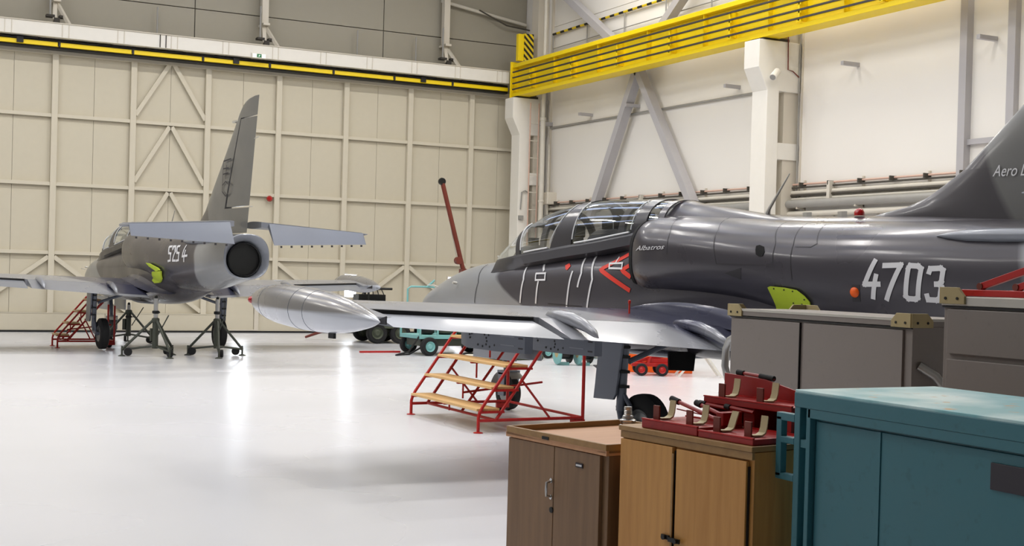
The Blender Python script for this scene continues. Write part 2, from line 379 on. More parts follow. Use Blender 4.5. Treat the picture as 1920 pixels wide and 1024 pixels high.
MB().tube([(17.7, 33.57, 4.2), (17.6, 33.57, 4.25), (17.5, 33.58, 4.2), (17.48, 33.6, 3.7)], .02, 8).box(17.42, 17.56, 33.55, 33.62, 3.4, 3.52).done('socket_box', 'pipe_grey', pl)
sp = thing('security_camera', 'small white bullet camera fixed to the pillar under the yellow girder', 'camera', (17.6, 22.2, 6.28))
MB().tube([(-.22, -.2, -.16), (-.02, -.1, .0)], .075, 14).done('housing', 'white_paint', sp, 40)
MB().tube([(-.228, -.204, -.167), (-.218, -.199, -.158)], .062, 14).done('lens', 'pipe_grey', sp, 40)
MB().tube([(0, -.1, .0), (.1, -.04, .02), (.1, .0, .04)], .02, 8).done('bracket', 'white_paint', sp)

# ---- yellow crane runway girder
cg = thing('crane_girder', 'long yellow crane runway girder resting on white pillar corbels', 'girder')
y0, y1 = 5.5, 33.95
MB().box(17.42, 17.56, y0, y1, 7.08, 7.86).done('web', 'yellow', cg)
MB().box(17.28, 17.72, y0, y1, 7.84, 7.95).done('top_flange', 'yellow', cg, bevel=.006)
MB().box(17.28, 17.72, y0, y1, 7.0, 7.1).done('bottom_flange', 'yellow', cg, bevel=.006)
MB().box(17.46, 17.52, y0, y1, 7.95, 8.02).done('crane_rail', 'tool_edge', cg)
MB().box(17.22, 17.76, y1, y1+.04, 6.97, 8.02).done('end_plate', 'yellow', cg, bevel=.005)
for k, z in enumerate((7.69, 7.53, 7.36, 7.19)):
    MB().box(17.2, 17.24, y0, y1-.15, z-.018, z+.018).done('conductor_bar', 'marking_dark', cg)
y = y1-1.2; k = 0
while y > y0:
    MB().box(17.22, 17.44, y, y+.04, 7.14, 7.72).box(17.22, 17.26, y-.05, y+.09, 7.12, 7.2).box(17.22, 17.26, y-.05, y+.09, 7.3, 7.37).box(17.22, 17.26, y-.05, y+.09, 7.47, 7.55).done('bar_bracket', 'yellow', cg)
    MB().box(17.3, 17.42, y+1.1, y+1.115, 7.1, 7.84).done('stiffener', 'yellow', cg)
    y -= 2.35
MB().box(17.4, 17.6, 22.2, 22.6, 7.02, 7.03).done('bearing', 'black', cg)
bf = thing('end_stop', 'yellow crane end stop with black and yellow hazard stripes', 'end stop', (17.5, 33.7, 8.03))
def hazard(name, axis='xz', sc=9):
    t = NT(name); x, y_, z = t.xyz(); u = t.math('ADD', {'xz': x, 'yz': y_, 'y': y_}[axis], z if axis != 'y' else 0.0)
    f = t.math('GREATER_THAN', t.math('FRACT', t.math('MULTIPLY', u, sc)), .5)
    MATS[name] = t.fin(t.mix(f, lin((226, 196, 20)), lin((18, 18, 18))), .5)
hazard('hazard', 'xz', 5.5); hazard('hazard_rail', 'y', 2.2)
MB().box(-.02, .28, -.08, -.04, 0, .8).done('striped_plate', 'hazard', bf, bevel=.004)
MB().box(-.2, -.02, -.04, .1, 0, .78).box(-.02, .28, -.04, .1, 0, .8).done('stop_body', 'yellow', bf, bevel=.006)
# handrail above the girder
hr = thing('walkway_rail', 'thin handrail striped black and yellow above the crane girder', 'handrail', (18.22, 33.24, 0))
MB().tube([(0, 0, 8.82), (0, -10.4, 8.85)], .035, 8).done('top_rail', 'hazard_rail', hr)
for k in range(6): MB().tube([(0, -k*1.95, 7.95), (0, -k*1.95, 8.84)], .018, 6).done('post', 'pipe_grey', hr)
for z in (8.1, 8.4): MB().tube([(0, 0, z), (0, -10.4, z+.02)], .014, 6).done('mid_rail', 'pipe_grey', hr)
MB().box(-.06, .06, -10.5, .0, 7.9, 7.95).done('walk_board', 'cream_steel', hr)

# ---- skylight strips of the roof
emat('sky_glass', (208, 222, 255), 2.6)
for n, x in enumerate((-5.75, .5, 7.5, 12.75)):
    wn = sempty('window_%d' % (n+5), (x, 0, ZC))
    for k in range(7): MB().box(-.7, .7, 4.5+k*4.2, 8.4+k*4.2, -.03, -.01).done('pane', 'sky_glass', wn)
    MB().box(-.8, -.7, 4.3, 33.8, -.06, 0).box(.7, .8, 4.3, 33.8, -.06, 0).done('window_frame', 'cream_steel', wn)
# ---- ceiling luminaires
lumi = None
emat('lamp_glow', (255, 246, 232), 3)
for x, y in lamp_spots():
    if lumi is None:
        lumi = thing('ceiling_light', 'long white high-bay lamp hung from the hangar ceiling', 'lamp', (x, y, ZC-.02), 0, 'high-bay lamps under the ceiling')
        MB().box(-1.35, 1.35, -.2, .2, -.72, -.6).done('housing', 'white_paint', lumi, bevel=.01)
        MB().box(-1.3, 1.3, -.17, .17, -.73, -.72).done('diffuser', 'lamp_glow', lumi)
        for q in (-1, 1): MB().tube([(q, 0, -.6), (q, 0, 0)], .012, 6).done('suspension_rod', 'alu', lumi)
    else:
        c = copy_tree(lumi); c.location = (x, y, ZC-.02)
# ================================================================== jet trainers
P1 = (8.42, 10.978, 0.0, 1.7034); P2 = (5.98, 27.546, 0.03, 1.6400)
def table(rows):
    A = np.array(rows, float); X = A[:, 0]; Y = A[:, 1:]
    D = np.gradient(Y, X, axis=0)
    def f(s):
        s = min(max(s, X[0]), X[-1]); i = min(np.searchsorted(X, s, 'right')-1, len(X)-2); h = X[i+1]-X[i]; t = (s-X[i])/h
        return ((2*t**3-3*t*t+1)*Y[i]+(t**3-2*t*t+t)*h*D[i]+(-2*t**3+3*t*t)*Y[i+1]+(t**3-t*t)*h*D[i+1])
    return f
# station: hw, top, widest, bottom, exponent
FUS = table([(0, .015, 1.345, 1.33, 1.315, 2), (.05, .085, 1.415, 1.335, 1.255, 2), (.25, .195, 1.53, 1.36, 1.17, 2), (.58, .295, 1.66, 1.40, 1.09, 2), (1, .38, 1.80, 1.44, 1.03, 2.05),
             (1.4, .43, 1.895, 1.48, 1.0, 2.1), (1.95, .475, 1.965, 1.52, .97, 2.2), (2.5, .50, 1.99, 1.55, .96, 2.35), (3.2, .515, 2.03, 1.58, .95, 2.5), (4.2, .53, 2.13, 1.6, .95, 2.5),
             (5.0, .53, 2.25, 1.62, .95, 2.4), (5.3, .53, 2.45, 1.65, .95, 2.2), (5.5, .53, 2.655, 1.7, .95, 2.1), (5.8, .54, 2.63, 1.7, .95, 2.1), (6.46, .55, 2.54, 1.7, .95, 2.1), (6.84, .55, 2.49, 1.7, .96, 2.1),
             (7.5, .54, 2.455, 1.7, .99, 2.1), (8.1, .52, 2.445, 1.72, 1.05, 2.1), (8.8, .46, 2.43, 1.78, 1.18, 2.1), (9.5, .38, 2.40, 1.85, 1.34, 2.1), (10.4, .3, 2.36, 1.9, 1.5, 2.1)])
NAC = table([(5.3, .60, 2.49, 2.04, 1.575, 2.6), (5.42, .645, 2.515, 2.04, 1.555, 2.5), (5.8, .68, 2.51, 2.03, 1.55, 2.45), (6.4, .705, 2.475, 2.01, 1.54, 2.4), (7.1, .71, 2.43, 1.97, 1.47, 2.3),
             (7.8, .69, 2.41, 1.92, 1.30, 2.2), (8.5, .65, 2.40, 1.90, 1.25, 2.2), (9.2, .595, 2.39, 1.88, 1.28, 2.2), (10, .53, 2.375, 1.87, 1.36, 2.2), (10.7, .48, 2.37, 1.88, 1.46, 2.4), (11.45, .42, 2.36, 1.93, 1.55, 2.5)])
def ring(tab, s, n=56, off=0.0):
    hw, zt, zm, zb, e = tab(s); out = []
    for k in range(n):
        a = 2*PI*k/n; c, d = math.cos(a), math.sin(a)
        y = (hw+off)*math.copysign(abs(c)**(2/e), c); hh = (zt-zm if d > 0 else zm-zb)+off
        out.append((6.5-s, y, zm+hh*math.copysign(abs(d)**(2/e), d)))
    return out
def side(tab, s, z, off=0.0):
    hw, zt, zm, zb, e = tab(s); hh = (zt-zm if z > zm else zm-zb)
    q = min(1, abs((z-zm)/hh)); return (hw)*(1-q**e)**(1/e)+off
def both(s, z):      # outermost skin of fuselage + nacelle on the left side
    y = side(FUS, s, z)
    if s >= 5.3: y = max(y, side(NAC, s, z) if NAC(s)[3] < z < NAC(s)[1] else 0)
    return y
def pix_on(pl, u, v, skin=both, it=25):
    px, py, pz, yaw = pl; fw = np.array([math.cos(yaw), math.sin(yaw), 0]); lf = np.array([-math.sin(yaw), math.cos(yaw), 0])
    o = np.array([px, py, pz]); d = ray(u, v); C = np.array([0, 0, EYE]); y = .55
    for _ in range(it):
        t = (y-(C-o)@lf)/(d@lf); W = C+t*d-o; s = 6.5-W@fw; z = W[2]
        y = .5*y+.5*(skin(s, z) if skin else y)
    return s, z
def ribbon(mb, pts, wd, skin=both, off=.006, step=.03, sgn=1):
    P_ = [np.array(p, float) for p in pts]; Q = [P_[0]]
    for a, b in zip(P_, P_[1:]):
        n = max(1, int(np.linalg.norm(b-a)/step)); Q += [a+(b-a)*(i+1)/n for i in range(n)]
    L = []; R = []
    for i, q in enumerate(Q):
        d = Q[min(i+1, len(Q)-1)]-Q[max(i-1, 0)]; d = d/(np.linalg.norm(d)+1e-9); nrm = np.array([-d[1], d[0]])*wd/2
        for lst, s_ in ((L, q+nrm), (R, q-nrm)):
            lst.append((6.5-s_[0], sgn*(skin(s_[0], s_[1])+off), s_[1]))
    mb.loft([L, R], closed=False)
def patch(mb, poly, skin=both, off=.02, thick=.012, c=None):
    P_ = [np.array(p) for p in poly]; dense = []
    for a, b in zip(P_, P_[1:]+P_[:1]):
        n = max(1, int(np.linalg.norm(b-a)/.06)); dense += [a+(b-a)*i/n for i in range(n)]
    c = sum(P_)/len(P_); rings = []
    for k in (1, .75, .5, .25): rings.append([(6.5-(c+(q-c)*k)[0], skin(*(c+(q-c)*k))+off, (c+(q-c)*k)[1]) for q in dense])
    low = [(x, y-thick, z) for x, y, z in rings[0]]
    mb.loft([low]+rings); b = len(mb.V)-len(dense); mb.add([(6.5-c[0], skin(*c)+off, c[1])], [])
    n = len(dense); mb.F += [(b+i, b+(i+1) % n, b+n) for i in range(n)]

def camo(name, light, dark, kind, rough=.3):
    t = NT(name); x, y, z = t.xyz(); s = t.math('SUBTRACT', 6.5, x)
    wob = t.math('MULTIPLY', t.math('SUBTRACT', t.noise(1.1, 2), .5), .35)
    s2 = t.math('ADD', s, wob)
    if kind == 'body':
        low = t.math('POWER', t.math('MAXIMUM', t.math('SUBTRACT', 1.78, z), 0.0), 1.5)
        m1 = t.ramp(t.math('SUBTRACT', s2, t.math('ADD', 2.5, t.math('MULTIPLY', low, 2.9))), -.03, .05)
        m2 = t.ramp(t.math('SUBTRACT', s2, t.math('SUBTRACT', 10.05, t.math('MULTIPLY', low, 1.2))), -.03, .05)
        m = t.math('MULTIPLY', m1, t.math('SUBTRACT', 1.0, m2))
    elif kind == 'fin':
        m = t.math('SUBTRACT', 1.0, t.ramp(t.math('SUBTRACT', s2, t.math('ADD', 9.5, t.math('MULTIPLY', t.math('SUBTRACT', z, 2.7), -.55))), -.03, .05))
    elif kind == 'wing':
        ya = t.math('ABSOLUTE', y); m = t.math('SUBTRACT', 1.0, t.ramp(t.math('SUBTRACT', t.math('ADD', ya, wob), t.math('ADD', 1.2, t.math('MULTIPLY', t.math('SUBTRACT', 7.4, s), .55))), -.08, .1))
        m = t.math('MULTIPLY', m, t.math('GREATER_THAN', z, t.math('ADD', 1.12, t.math('MULTIPLY', ya, .046))))
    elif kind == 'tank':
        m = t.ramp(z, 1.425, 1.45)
    else: m = t.math('MULTIPLY', x, 0.0)
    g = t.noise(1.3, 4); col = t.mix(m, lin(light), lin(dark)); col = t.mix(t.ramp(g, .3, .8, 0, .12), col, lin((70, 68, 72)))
    t.bump(t.noise(1.6, 2), .05, .02)
    MATS[name] = t.fin(col, t.ramp(g, .3, .7, rough-.05, rough+.08), .25, .25)
camo('paint_body', (146, 148, 150), (66, 63, 69), 'body'); camo('paint_fin', (112, 112, 110), (70, 67, 70), 'fin', .34)
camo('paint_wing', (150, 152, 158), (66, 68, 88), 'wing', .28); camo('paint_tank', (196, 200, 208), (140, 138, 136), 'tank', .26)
camo('paint_grey', (138, 142, 150), (138, 142, 150), 'flat', .36); camo('paint_mid', (104, 110, 122), (104, 110, 122), 'flat', .4)
camo('paint_elev', (102, 107, 118), (102, 107, 118), 'flat', .4); camo('paint_dark', (50, 49, 54), (50, 49, 54), 'flat', .36)
def glass():
    t = NT('canopy_glass'); b = t.b
    gl = t.n('ShaderNodeBsdfGlossy'); gl.inputs['Roughness'].default_value = .03; gl.inputs['Color'].default_value = (.9, .95, 1, 1)
    tr = t.n('ShaderNodeBsdfTransparent'); tr.inputs['Color'].default_value = (.97, .975, .96, 1)
    fr = t.n('ShaderNodeLayerWeight'); fr.inputs['Blend'].default_value = .32
    mx = t.n('ShaderNodeMixShader'); t.l(t.ramp(fr.outputs['Facing'], 0, 1, .03, .75), mx.inputs[0]); t.l(tr.outputs[0], mx.inputs[1]); t.l(gl.outputs[0], mx.inputs[2])
    out = t.t.nodes['Material Output']; t.l(mx.outputs[0], out.inputs['Surface']); t.t.nodes.remove(b)
    MATS['canopy_glass'] = t.m
glass()
def foil(u): return 5*(.2969*math.sqrt(max(u, 0))-.126*u-.3516*u*u+.2843*u**3-.1036*u**4)
def section(le, te, z, th, y, inc=0.0, n=14, u0=0.0, u1=1.0, zoff=0, vert=False):
    us = [u0+(u1-u0)*(1-math.cos(PI*i/n))/2 for i in range(n+1)]; c = te-le
    top = [(u, foil(u)*th*c) for u in us]; bot = [(u, -foil(u)*th*c*.9) for u in us[::-1]]
    if u0 == 0: bot = bot[:-1]
    out = []
    for u, h in top+bot:
        s = le+u*c
        out.append((6.5-s, y+h, z) if vert else (6.5-s, y, z+h+zoff-(s-6.3)*inc))
    return out
# wing geometry along the span
def wing_at(y): t = (abs(y)-.5)/4.0; return 4.86+.48*t, 7.66-.9*t, 1.255+.044*(abs(y)-.5), .132-.012*t
INC = .03
def wing_piece(mb, y0, y1, u0, u1, sg, n=6, droop=0, dz=0.0):
    R_ = []
    for i in range(n+1):
        y = y0+(y1-y0)*i/n; le, te, z, th = wing_at(y); sec = section(le, te, z, th, sg*y, INC, 14, u0, u1)
        if droop:
            hs = 6.5-(le+u0*(te-le)); hz = z-(le+u0*(te-le)-6.3)*INC; c, d = math.cos(droop), math.sin(droop)
            sec = [(hs+(p[0]-hs)*c-(p[2]-hz)*d*-1*-1, p[1], hz+(p[0]-hs)*d+(p[2]-hz)*c) for p in sec]
        R_.append([(a, b, c_+dz) for a, b, c_ in sec])
    mb.loft(R_, True, True, True); return mb

def build_jet(root):
    def D(mb, name, m, sm=40, par=None, **k): return mb.done(name, m, par or root, sm, **k)
    st = [0, .02, .05, .1, .18, .28, .4, .58, .8]+[1+.1*i for i in range(95)]
    D(MB().loft([ring(FUS, s) for s in st if s <= 10.4], True, True, True), 'fuselage', 'paint_body', 50)
    sn = [5.3+.08*i for i in range(77)]+[11.45]
    lip = [ring(NAC, 5.75, off=-.14), ring(NAC, 5.45, off=-.1), ring(NAC, 5.3, off=-.035)]
    nac = D(MB().loft(lip[1:]+[ring(NAC, 5.285, off=-.012)]+[ring(NAC, min(s, 11.45)) for s in sn], True), 'engine_nacelle', 'paint_body', 50)
    D(MB().loft([ring(NAC, 6.1, off=-.16), ring(NAC, 5.5, off=-.102), ring(NAC, 5.3, off=-.04)], True, True), 'intake_duct', 'soft_black', 50, nac)
    mb = MB()
    mb.loft([ring(NAC, 5.283, off=-.03), ring(NAC, 5.268, off=-.016), ring(NAC, 5.275, off=.004), ring(NAC, 5.3, off=.009), ring(NAC, 5.335, off=.007), ring(NAC, 5.345, off=-.004)], True)
    D(mb, 'intake_lip', 'soft_black', 50, nac)
    # tail end and nozzle
    zc = 1.9; R_ = [ring(NAC, 11.45)]
    for f, ds in ((.97, .012), (.93, .0)): R_.append([(6.5-11.45-ds, y*f, zc+(z-zc)*f) for _, y, z in ring(NAC, 11.45)])
    R_.append([(6.5-11.27, .31*math.cos(2*PI*k/56), zc+.31*math.sin(2*PI*k/56)) for k in range(56)])
    D(MB().loft(R_), 'tail_cone', 'paint_grey', 50)
    nz = D(MB().lathe([(.30, 0), (.31, .06), (.30, .075), (.285, .06), (.275, -.1), (.26, -.7), (.0, -.72)], (6.5-11.27, 0, zc), (-1, 0, 0), 40), 'jet_nozzle', 'black_metal', 40)
    D(MB().tube([(6.5-10.7, -.05, 1.74), (6.5-11.25, -.06, 1.72)], .035, 10).tube([(6.5-10.7, .03, 1.72), (6.5-11.2, .02, 1.70)], .02, 8), 'exhaust_probe', 'alu', 40, nz)
    # canopy
    CAN = table([(1.96, .06, 1.985, 1.94), (2.1, .2, 2.06, 1.945), (2.3, .32, 2.15, 1.955), (2.6, .40, 2.32, 1.98), (2.85, .43, 2.46, 2.01), (3.19, .45, 2.585, 2.05), (3.57, .46, 2.66, 2.09), (3.94, .465, 2.70, 2.13),
                 (4.44, .465, 2.715, 2.18), (5.0, .455, 2.70, 2.25), (5.3, .43, 2.685, 2.29), (5.55, .40, 2.665, 2.33)])
    def cring(s, off=0.0, a0=0, a1=PI, n=28, lean=0.0):
        out = []
        for k in range(n+1):
            a = a0+(a1-a0)*k/n; c, d = math.cos(a), math.sin(a); ss = s+lean*d; hw, zt, zb = CAN(ss)
            out.append((6.5-ss, (hw+off)*math.copysign(abs(c)**(2/2.3), c), zb+(zt-zb+off)*abs(d)**(2/2.3)))
        return out
    def glassp(s0, s1, l0=0.0, l1=0.0, nm='canopy_glass'):
        n = 14; D(MB().loft([cring(s0+(s1-s0)*i/n, 0, 0, PI, 28, l0+(l1-l0)*i/n) for i in range(n+1)], False), nm, 'canopy_glass', 60, fix=False)
    glassp(1.97, 2.92, 0, -.12, 'windscreen'); glassp(2.92, 3.8, -.12, .12); glassp(3.8, 5.2, .12, .05); glassp(5.2, 5.54, .05, 0)
    def bow(s0, s1, l0, l1, w0, nm='canopy_bow', m='paint_dark', off=.012):
        D(MB().loft([cring(s0, .001, 0, PI, 28, l0), cring(s0, off, 0, PI, 28, l0), cring(s1, off, 0, PI, 28, l1), cring(s1, .001, 0, PI, 28, l1)], False), nm, m, 40)
    bow(2.88, 2.98, -.12, -.13, 0); bow(3.62, 4.05, .28, .02, 0); bow(5.14, 5.34, .03, 0, 0); bow(5.5, 5.6, 0, 0, 0, m='paint_body')
    for s_, l_ in ((3.0, -.13), (3.6, .28), (4.07, .02), (5.12, .03)):
        for a0, a1 in ((.12, 1.15), (PI-1.15, PI-.12)):
            D(MB().tube(cring(s_, .014, a0, a1, 12, l_), .008, 6), 'window_seal', 'sealant', 40)
    for nm, s, of in (('inner_bow', 3.35, -.03), ('inner_bow', 4.86, -.03)):
        D(MB().loft([cring(s, of, 0, PI, 24), cring(s+.1, of, 0, PI, 24), cring(s+.1, of-.035, 0, PI, 24), cring(s, of-.035, 0, PI, 24), cring(s, of, 0, PI, 24)], False), nm, 'marking_dark', 40)
    for sg in (1, -1):                                   # skirt below the glass, seals
        R_ = [[(6.5-s, sg*(CAN(s)[0]+.012), CAN(s)[2]+.03) for s in np.linspace(2.28, 5.5, 40)],
              [(6.5-s, sg*(CAN(s)[0]+.03), CAN(s)[2]) for s in np.linspace(2.28, 5.5, 40)],
              [(6.5-s, sg*(max(side(FUS, s, CAN(s)[2]-.1), CAN(s)[0])+.014), CAN(s)[2]-.1) for s in np.linspace(2.28, 5.5, 40)],
              [(6.5-s, sg*(side(FUS, s, CAN(s)[2]-.14)+.004), CAN(s)[2]-.14) for s in np.linspace(2.28, 5.5, 40)]]
        D(MB().loft(R_, False), 'canopy_skirt', 'paint_dark', 40)
        for a, b in ((3.07, 3.58), (4.12, 5.1)):
            D(MB().tube([(6.5-s, sg*(CAN(s)[0]+.014), CAN(s)[2]+.045) for s in np.linspace(a, b, 12)], .011, 6), 'window_seal', 'sealant', 40)
        for s in (3.3, 4.6):
            z = CAN(s)[2]-.09; D(MB().tube([(6.5-s+.09, sg*(side(FUS, s, z)+.02), z-.01), (6.5-s, sg*(side(FUS, s, z)+.045), z), (6.5-s-.09, sg*(side(FUS, s, z)+.02), z+.01)], [.008, .022, .008], 8), 'canopy_latch', 'marking_dark', 40)
    # cockpit: dark tub, coamings, seats
    D(MB().loft([[(6.5-s, -CAN(s)[0]+.01, CAN(s)[2]-.0), (6.5-s, 0, CAN(s)[2]-.03), (6.5-s, CAN(s)[0]-.01, CAN(s)[2]-.0)] for s in np.linspace(2.05, 5.45, 30)], False), 'cockpit_tub', 'cockpit_dark', 40)
    for s, zb, h, tp in ((2.55, 1.98, .2, .16), (4.05, 2.13, .24, .2)):
        c = D(MB().loft([[(6.5-s-dx, w*math.cos(a), zb+hh*math.sin(a)) for a in np.linspace(0, PI, 13)] for dx, w, hh in ((-.12, .22, .03), (.0, .26, h), (.22, .27, h*1.02), (.24, .25, h*.9))], False, True, True), 'instrument_coaming', 'cockpit_dark', 50)
        D(MB().box(6.5-s-.12, 6.5-s-.06, -.06, .06, zb+h, zb+h+.1), 'gunsight', 'black_metal', None, c)
    for s, zb in ((3.42, 2.08), (4.72, 2.2)):
        q = D(MB().loft([[(6.5-s-dz*.28+dx, y, zb+dz) for y in (-w, w) for dx in ((0, .09) if y < 0 else (.09, 0))] for dz, w in ((-.1, .2), (.1, .2), (.2, .17), (.3, .14), (.36, .1))], True, True, True), 'ejection_seat', 'seat_green', None, bevel=.015)
        D(MB().box(6.5-s-.17, 6.5-s+.02, -.11, .11, zb+.2, zb+.36), 'head_box', 'black_metal', None, q, bevel=.02)
        for sg in (1, -1): D(MB().tube([(6.5-s+.02, sg*.08, zb+.3), (6.5-s+.06, sg*.09, zb+.1), (6.5-s+.1, sg*.1, zb-.06)], .018, 6), 'harness_strap', 'beige_strap', 40, q)
        D(MB().tube([(6.5-s-.2, .17, zb), (6.5-s-.22, .17, zb+.3)], .015, 6), 'seat_rail', 'black_metal', 40, q)
    # wings
    for sg in (1, -1):
        wg = MB(); wing_piece(wg, .1, .62, 0, 1, sg, 2); wing_piece(wg, .62, 2.82, 0, .74, sg, 5); wing_piece(wg, 2.82, 4.42, 0, .725, sg, 5); wing_piece(wg, 4.42, 4.56, 0, 1, sg, 1)
        W = D(wg, 'wing', 'paint_wing', 35, bevel=0)
        D(wing_piece(MB(), .64, 2.79, .742, 1, sg, 5, .17), 'flap', 'paint_wing', 35, W)
        D(wing_piece(MB(), 2.86, 4.4, .745, 1, sg, 5, .12, -.035), 'aileron', 'paint_grey', 35, W)
        gl = []
        for y in np.linspace(2.84, 4.41, 8):
            le, te, z, th = wing_at(y); c = te-le
            gl.append([(6.5-(le+u*c), sg*y, z+zz*foil(u)*th*c-(le+u*c-6.3)*INC) for u, zz in ((.722, 1.0), (.742, .98), (.742, -.5), (.722, -.5))])
        D(MB().loft(gl, True, True, True), 'hinge_gap_shade', 'black', None, W)  # black strip painted for the shade in the slot before the aileron
        for y in (1.26, 2.58):                              # flap track fairings
            le, te, z, th = wing_at(y); s = te-.28; zz = z-(s-6.3)*INC+.03
            D(MB().loft([[(6.5-(s+dx), sg*y+r*math.cos(a), zz+dz+r*1.1*math.sin(a)) for a in np.linspace(0, 2*PI, 15)[:-1]] for dx, r, dz in ((-.46, .006, .07), (-.40, .035, .075), (-.24, .052, .068), (-.04, .058, .045), (.14, .05, .0), (.28, .035, -.06), (.34, .006, -.1))], True, True, True), 'flap_fairing', 'paint_tank' if False else 'paint_wing', 50, W)
        # wing root fillet
        fl = []
        for s in np.linspace(5.0, 8.3, 24):
            t = min(1, max(0, (s-5.0)/2.7)); le, te, z, th = wing_at(.62); c = te-le; u = min(.999, max(0, (s-le)/c))
            zt = z+foil(u)*th*c-(s-6.3)*INC if s < te else z-(s-6.3)*INC
            h = .02+.16*math.sin(PI*min(1, (s-5.0)/3.3)); wid = .03+.16*math.sin(PI*min(1, (s-5.0)/3.3))
            yb = side(FUS, s, zt+h)-.02
            fl.append([(6.5-s, sg*(side(FUS, s, zt)+wid+.12), zt-.005), (6.5-s, sg*(yb+wid*.4), zt+h*.28), (6.5-s, sg*(yb+wid*.12), zt+h*.65), (6.5-s, sg*yb, zt+h)])
        D(MB().loft(fl, False), 'root_fillet', 'paint_wing', 60, W)
        # tip tank
        prof = [(0, 0), (.03, .015), (.09, .12), (.14, .3), (.175, .55), (.19, .9), (.19, 1.25), (.175, 1.6), (.145, 1.9), (.095, 2.17), (.045, 2.37), (.004, 2.48)]
        T = table([(h, r) for r, h in prof]); fine = [(float(T(h)[0]) if h < 2.47 else .003, h) for h in np.linspace(0, 2.48, 44)]; fine[0] = (.0, 0)
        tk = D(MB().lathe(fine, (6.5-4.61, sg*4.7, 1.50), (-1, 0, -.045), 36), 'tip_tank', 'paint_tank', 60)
        D(MB().lathe([(0, -.02), (.022, -.015), (.034, .02), (.03, .06), (.0, .09)], (6.5-4.68, sg*4.77, 1.495), (-1, sg*.35, -.045), 16), 'navigation_light', 'lens_red' if sg > 0 else 'sign_green', 60, tk)
        for h in (.45, 1.15, 1.42):
            r = float(T(h)[0]); D(MB().lathe([(r-.002, h-.005), (r+.0025, h), (r-.002, h+.005)], (6.5-4.61, sg*4.7, 1.50), (-1, 0, -.045), 36), 'tank_joint', 'paint_mid', 60, tk)
        D(MB().lathe([(0, 0), (.05, .0), (.05, .008), (.0, .01)], (6.5-5.15, sg*4.7, 1.495+.185), (0, 0, 1), 18), 'filler_cap', 'marking_white', 40, tk)
        D(MB().box(6.5-6.3, 6.5-6.2, sg*4.7-.012, sg*4.7+.012, 1.21, 1.26), 'drain_mast', 'black', None, tk)
        D(MB().prism([(0, 0), (.0, .07), (.3, .0)], (6.5-6.95, sg*4.56, 1.36), (1, 0, 0), (0, 0, 1), (0, 1, 0), .01), 'tip_fence', 'marking_dark', None, tk)
        # tailplane and elevator
        tl = []
        for i in range(7):
            y = .25+1.9*i/6; le = 10.6+.55*i/6; te = 12.0-.1*i/6; tl.append(section(le, te, 2.54-.05*y, .10, sg*y, 0, 12, 0, .62))
        tp = D(MB().loft(tl, True, True, True), 'tailplane', 'paint_wing' if False else 'paint_grey', 35)
        el = []
        for i in range(7):
            y = .36+1.78*i/6; le = 10.6+.55*i/6; te = 12.0-.1*i/6; c = te-le; h0 = le+.66*c; dr_ = .85; zt_ = 2.54-.05*y; hx, hz = 6.5-h0, zt_
            el.append([(hx+(p[0]-hx)*math.cos(dr_)-(-(p[2]-hz))*math.sin(dr_)*-1, p[1], hz+(p[0]-hx)*math.sin(dr_)+(p[2]-hz)*math.cos(dr_)) for p in section(le, te, zt_, .10, sg*y, 0, 12, .66, 1)])
        ev = D(MB().loft(el, True, True, True), 'elevator', 'paint_elev', 35)
        for i in range(9):
            y = .5+1.55*i/8; q = (y-.36)/1.78; le = 10.6+.55*q; te = 12.0-.1*q; c = te-le; h0 = le+.64*c; l_ = .35*c; zt_ = 2.54-.05*y
            D(MB().box(6.5-(h0+l_*math.cos(.85))-.012, 6.5-(h0+l_*math.cos(.85))+.012, sg*y-.015, sg*y+.015, zt_-l_*math.sin(.85)-.035, zt_-l_*math.sin(.85)), 'discharge_peg', 'marking_dark', None, ev)
        D(MB().loft([[(6.5-(11.35+dx), sg*2.17+r*math.cos(a), 2.43+r*math.sin(a)) for a in np.linspace(0, 2*PI, 11)[:-1]] for dx, r in ((-.2, .004), (-.1, .025), (.1, .03), (.3, .02), (.45, .004))], True, True, True), 'tip_fairing', 'paint_grey', 50, tp)
        # main gear
        D(MB().loft([[(6.5-s, sg*(side(NAC, s, 2.2)-.02+r*math.cos(a)), 2.23+.75*r*math.sin(a)) for a in np.linspace(0, 2*PI, 15)[:-1]] for s, r in ((9.2, .004), (9.3, .035), (9.5, .07), (9.8, .085), (10.15, .08), (10.6, .05), (10.95, .01))], True, True, True), 'stabiliser_root', 'paint_grey', 50, tp)
        x = 6.5-6.36; y = sg*1.3
        lg = D(MB().tube([(x+.2, y+sg*.06, 1.22), (x+.24, y+sg*.06, .45)], .05, 12).tube([(x+.26, y+sg*.06, .5), (x+.22, y+sg*.06, .36), (x, y+sg*.05, .32)], .04, 10).tube([(x+.2, y+sg*.06, .62), (x+.1, y+sg*.06, .52), (x+.08, y+sg*.06, .36)], .024, 8).tube([(x+.2, y, .95), (x+.2, y-sg*.5, 1.12)], .03, 8).tube([(x, y-sg*.15, .32), (x, y+sg*.07, .32)], .03, 10), 'main_gear_leg', 'paint_mid', 40)
        wh = D(MB().lathe([(.13, -.04), (.17, -.08), (.2, -.09), (.28, -.085), (.315, -.06), (.32, 0), (.315, .06), (.28, .085), (.2, .09), (.17, .08), (.13, .04)], (x, y-sg*.06, .32), (0, 1, 0), 36), 'main_wheel', 'rubber', 40)
        D(MB().lathe([(.0, -.05), (.05, -.07), (.13, -.06), (.165, -.085), (.165, .085), (.13, .06), (.05, .07), (0, .05)], (x, y-sg*.06, .32), (0, 1, 0), 24), 'wheel_hub', 'hub', 40, wh)
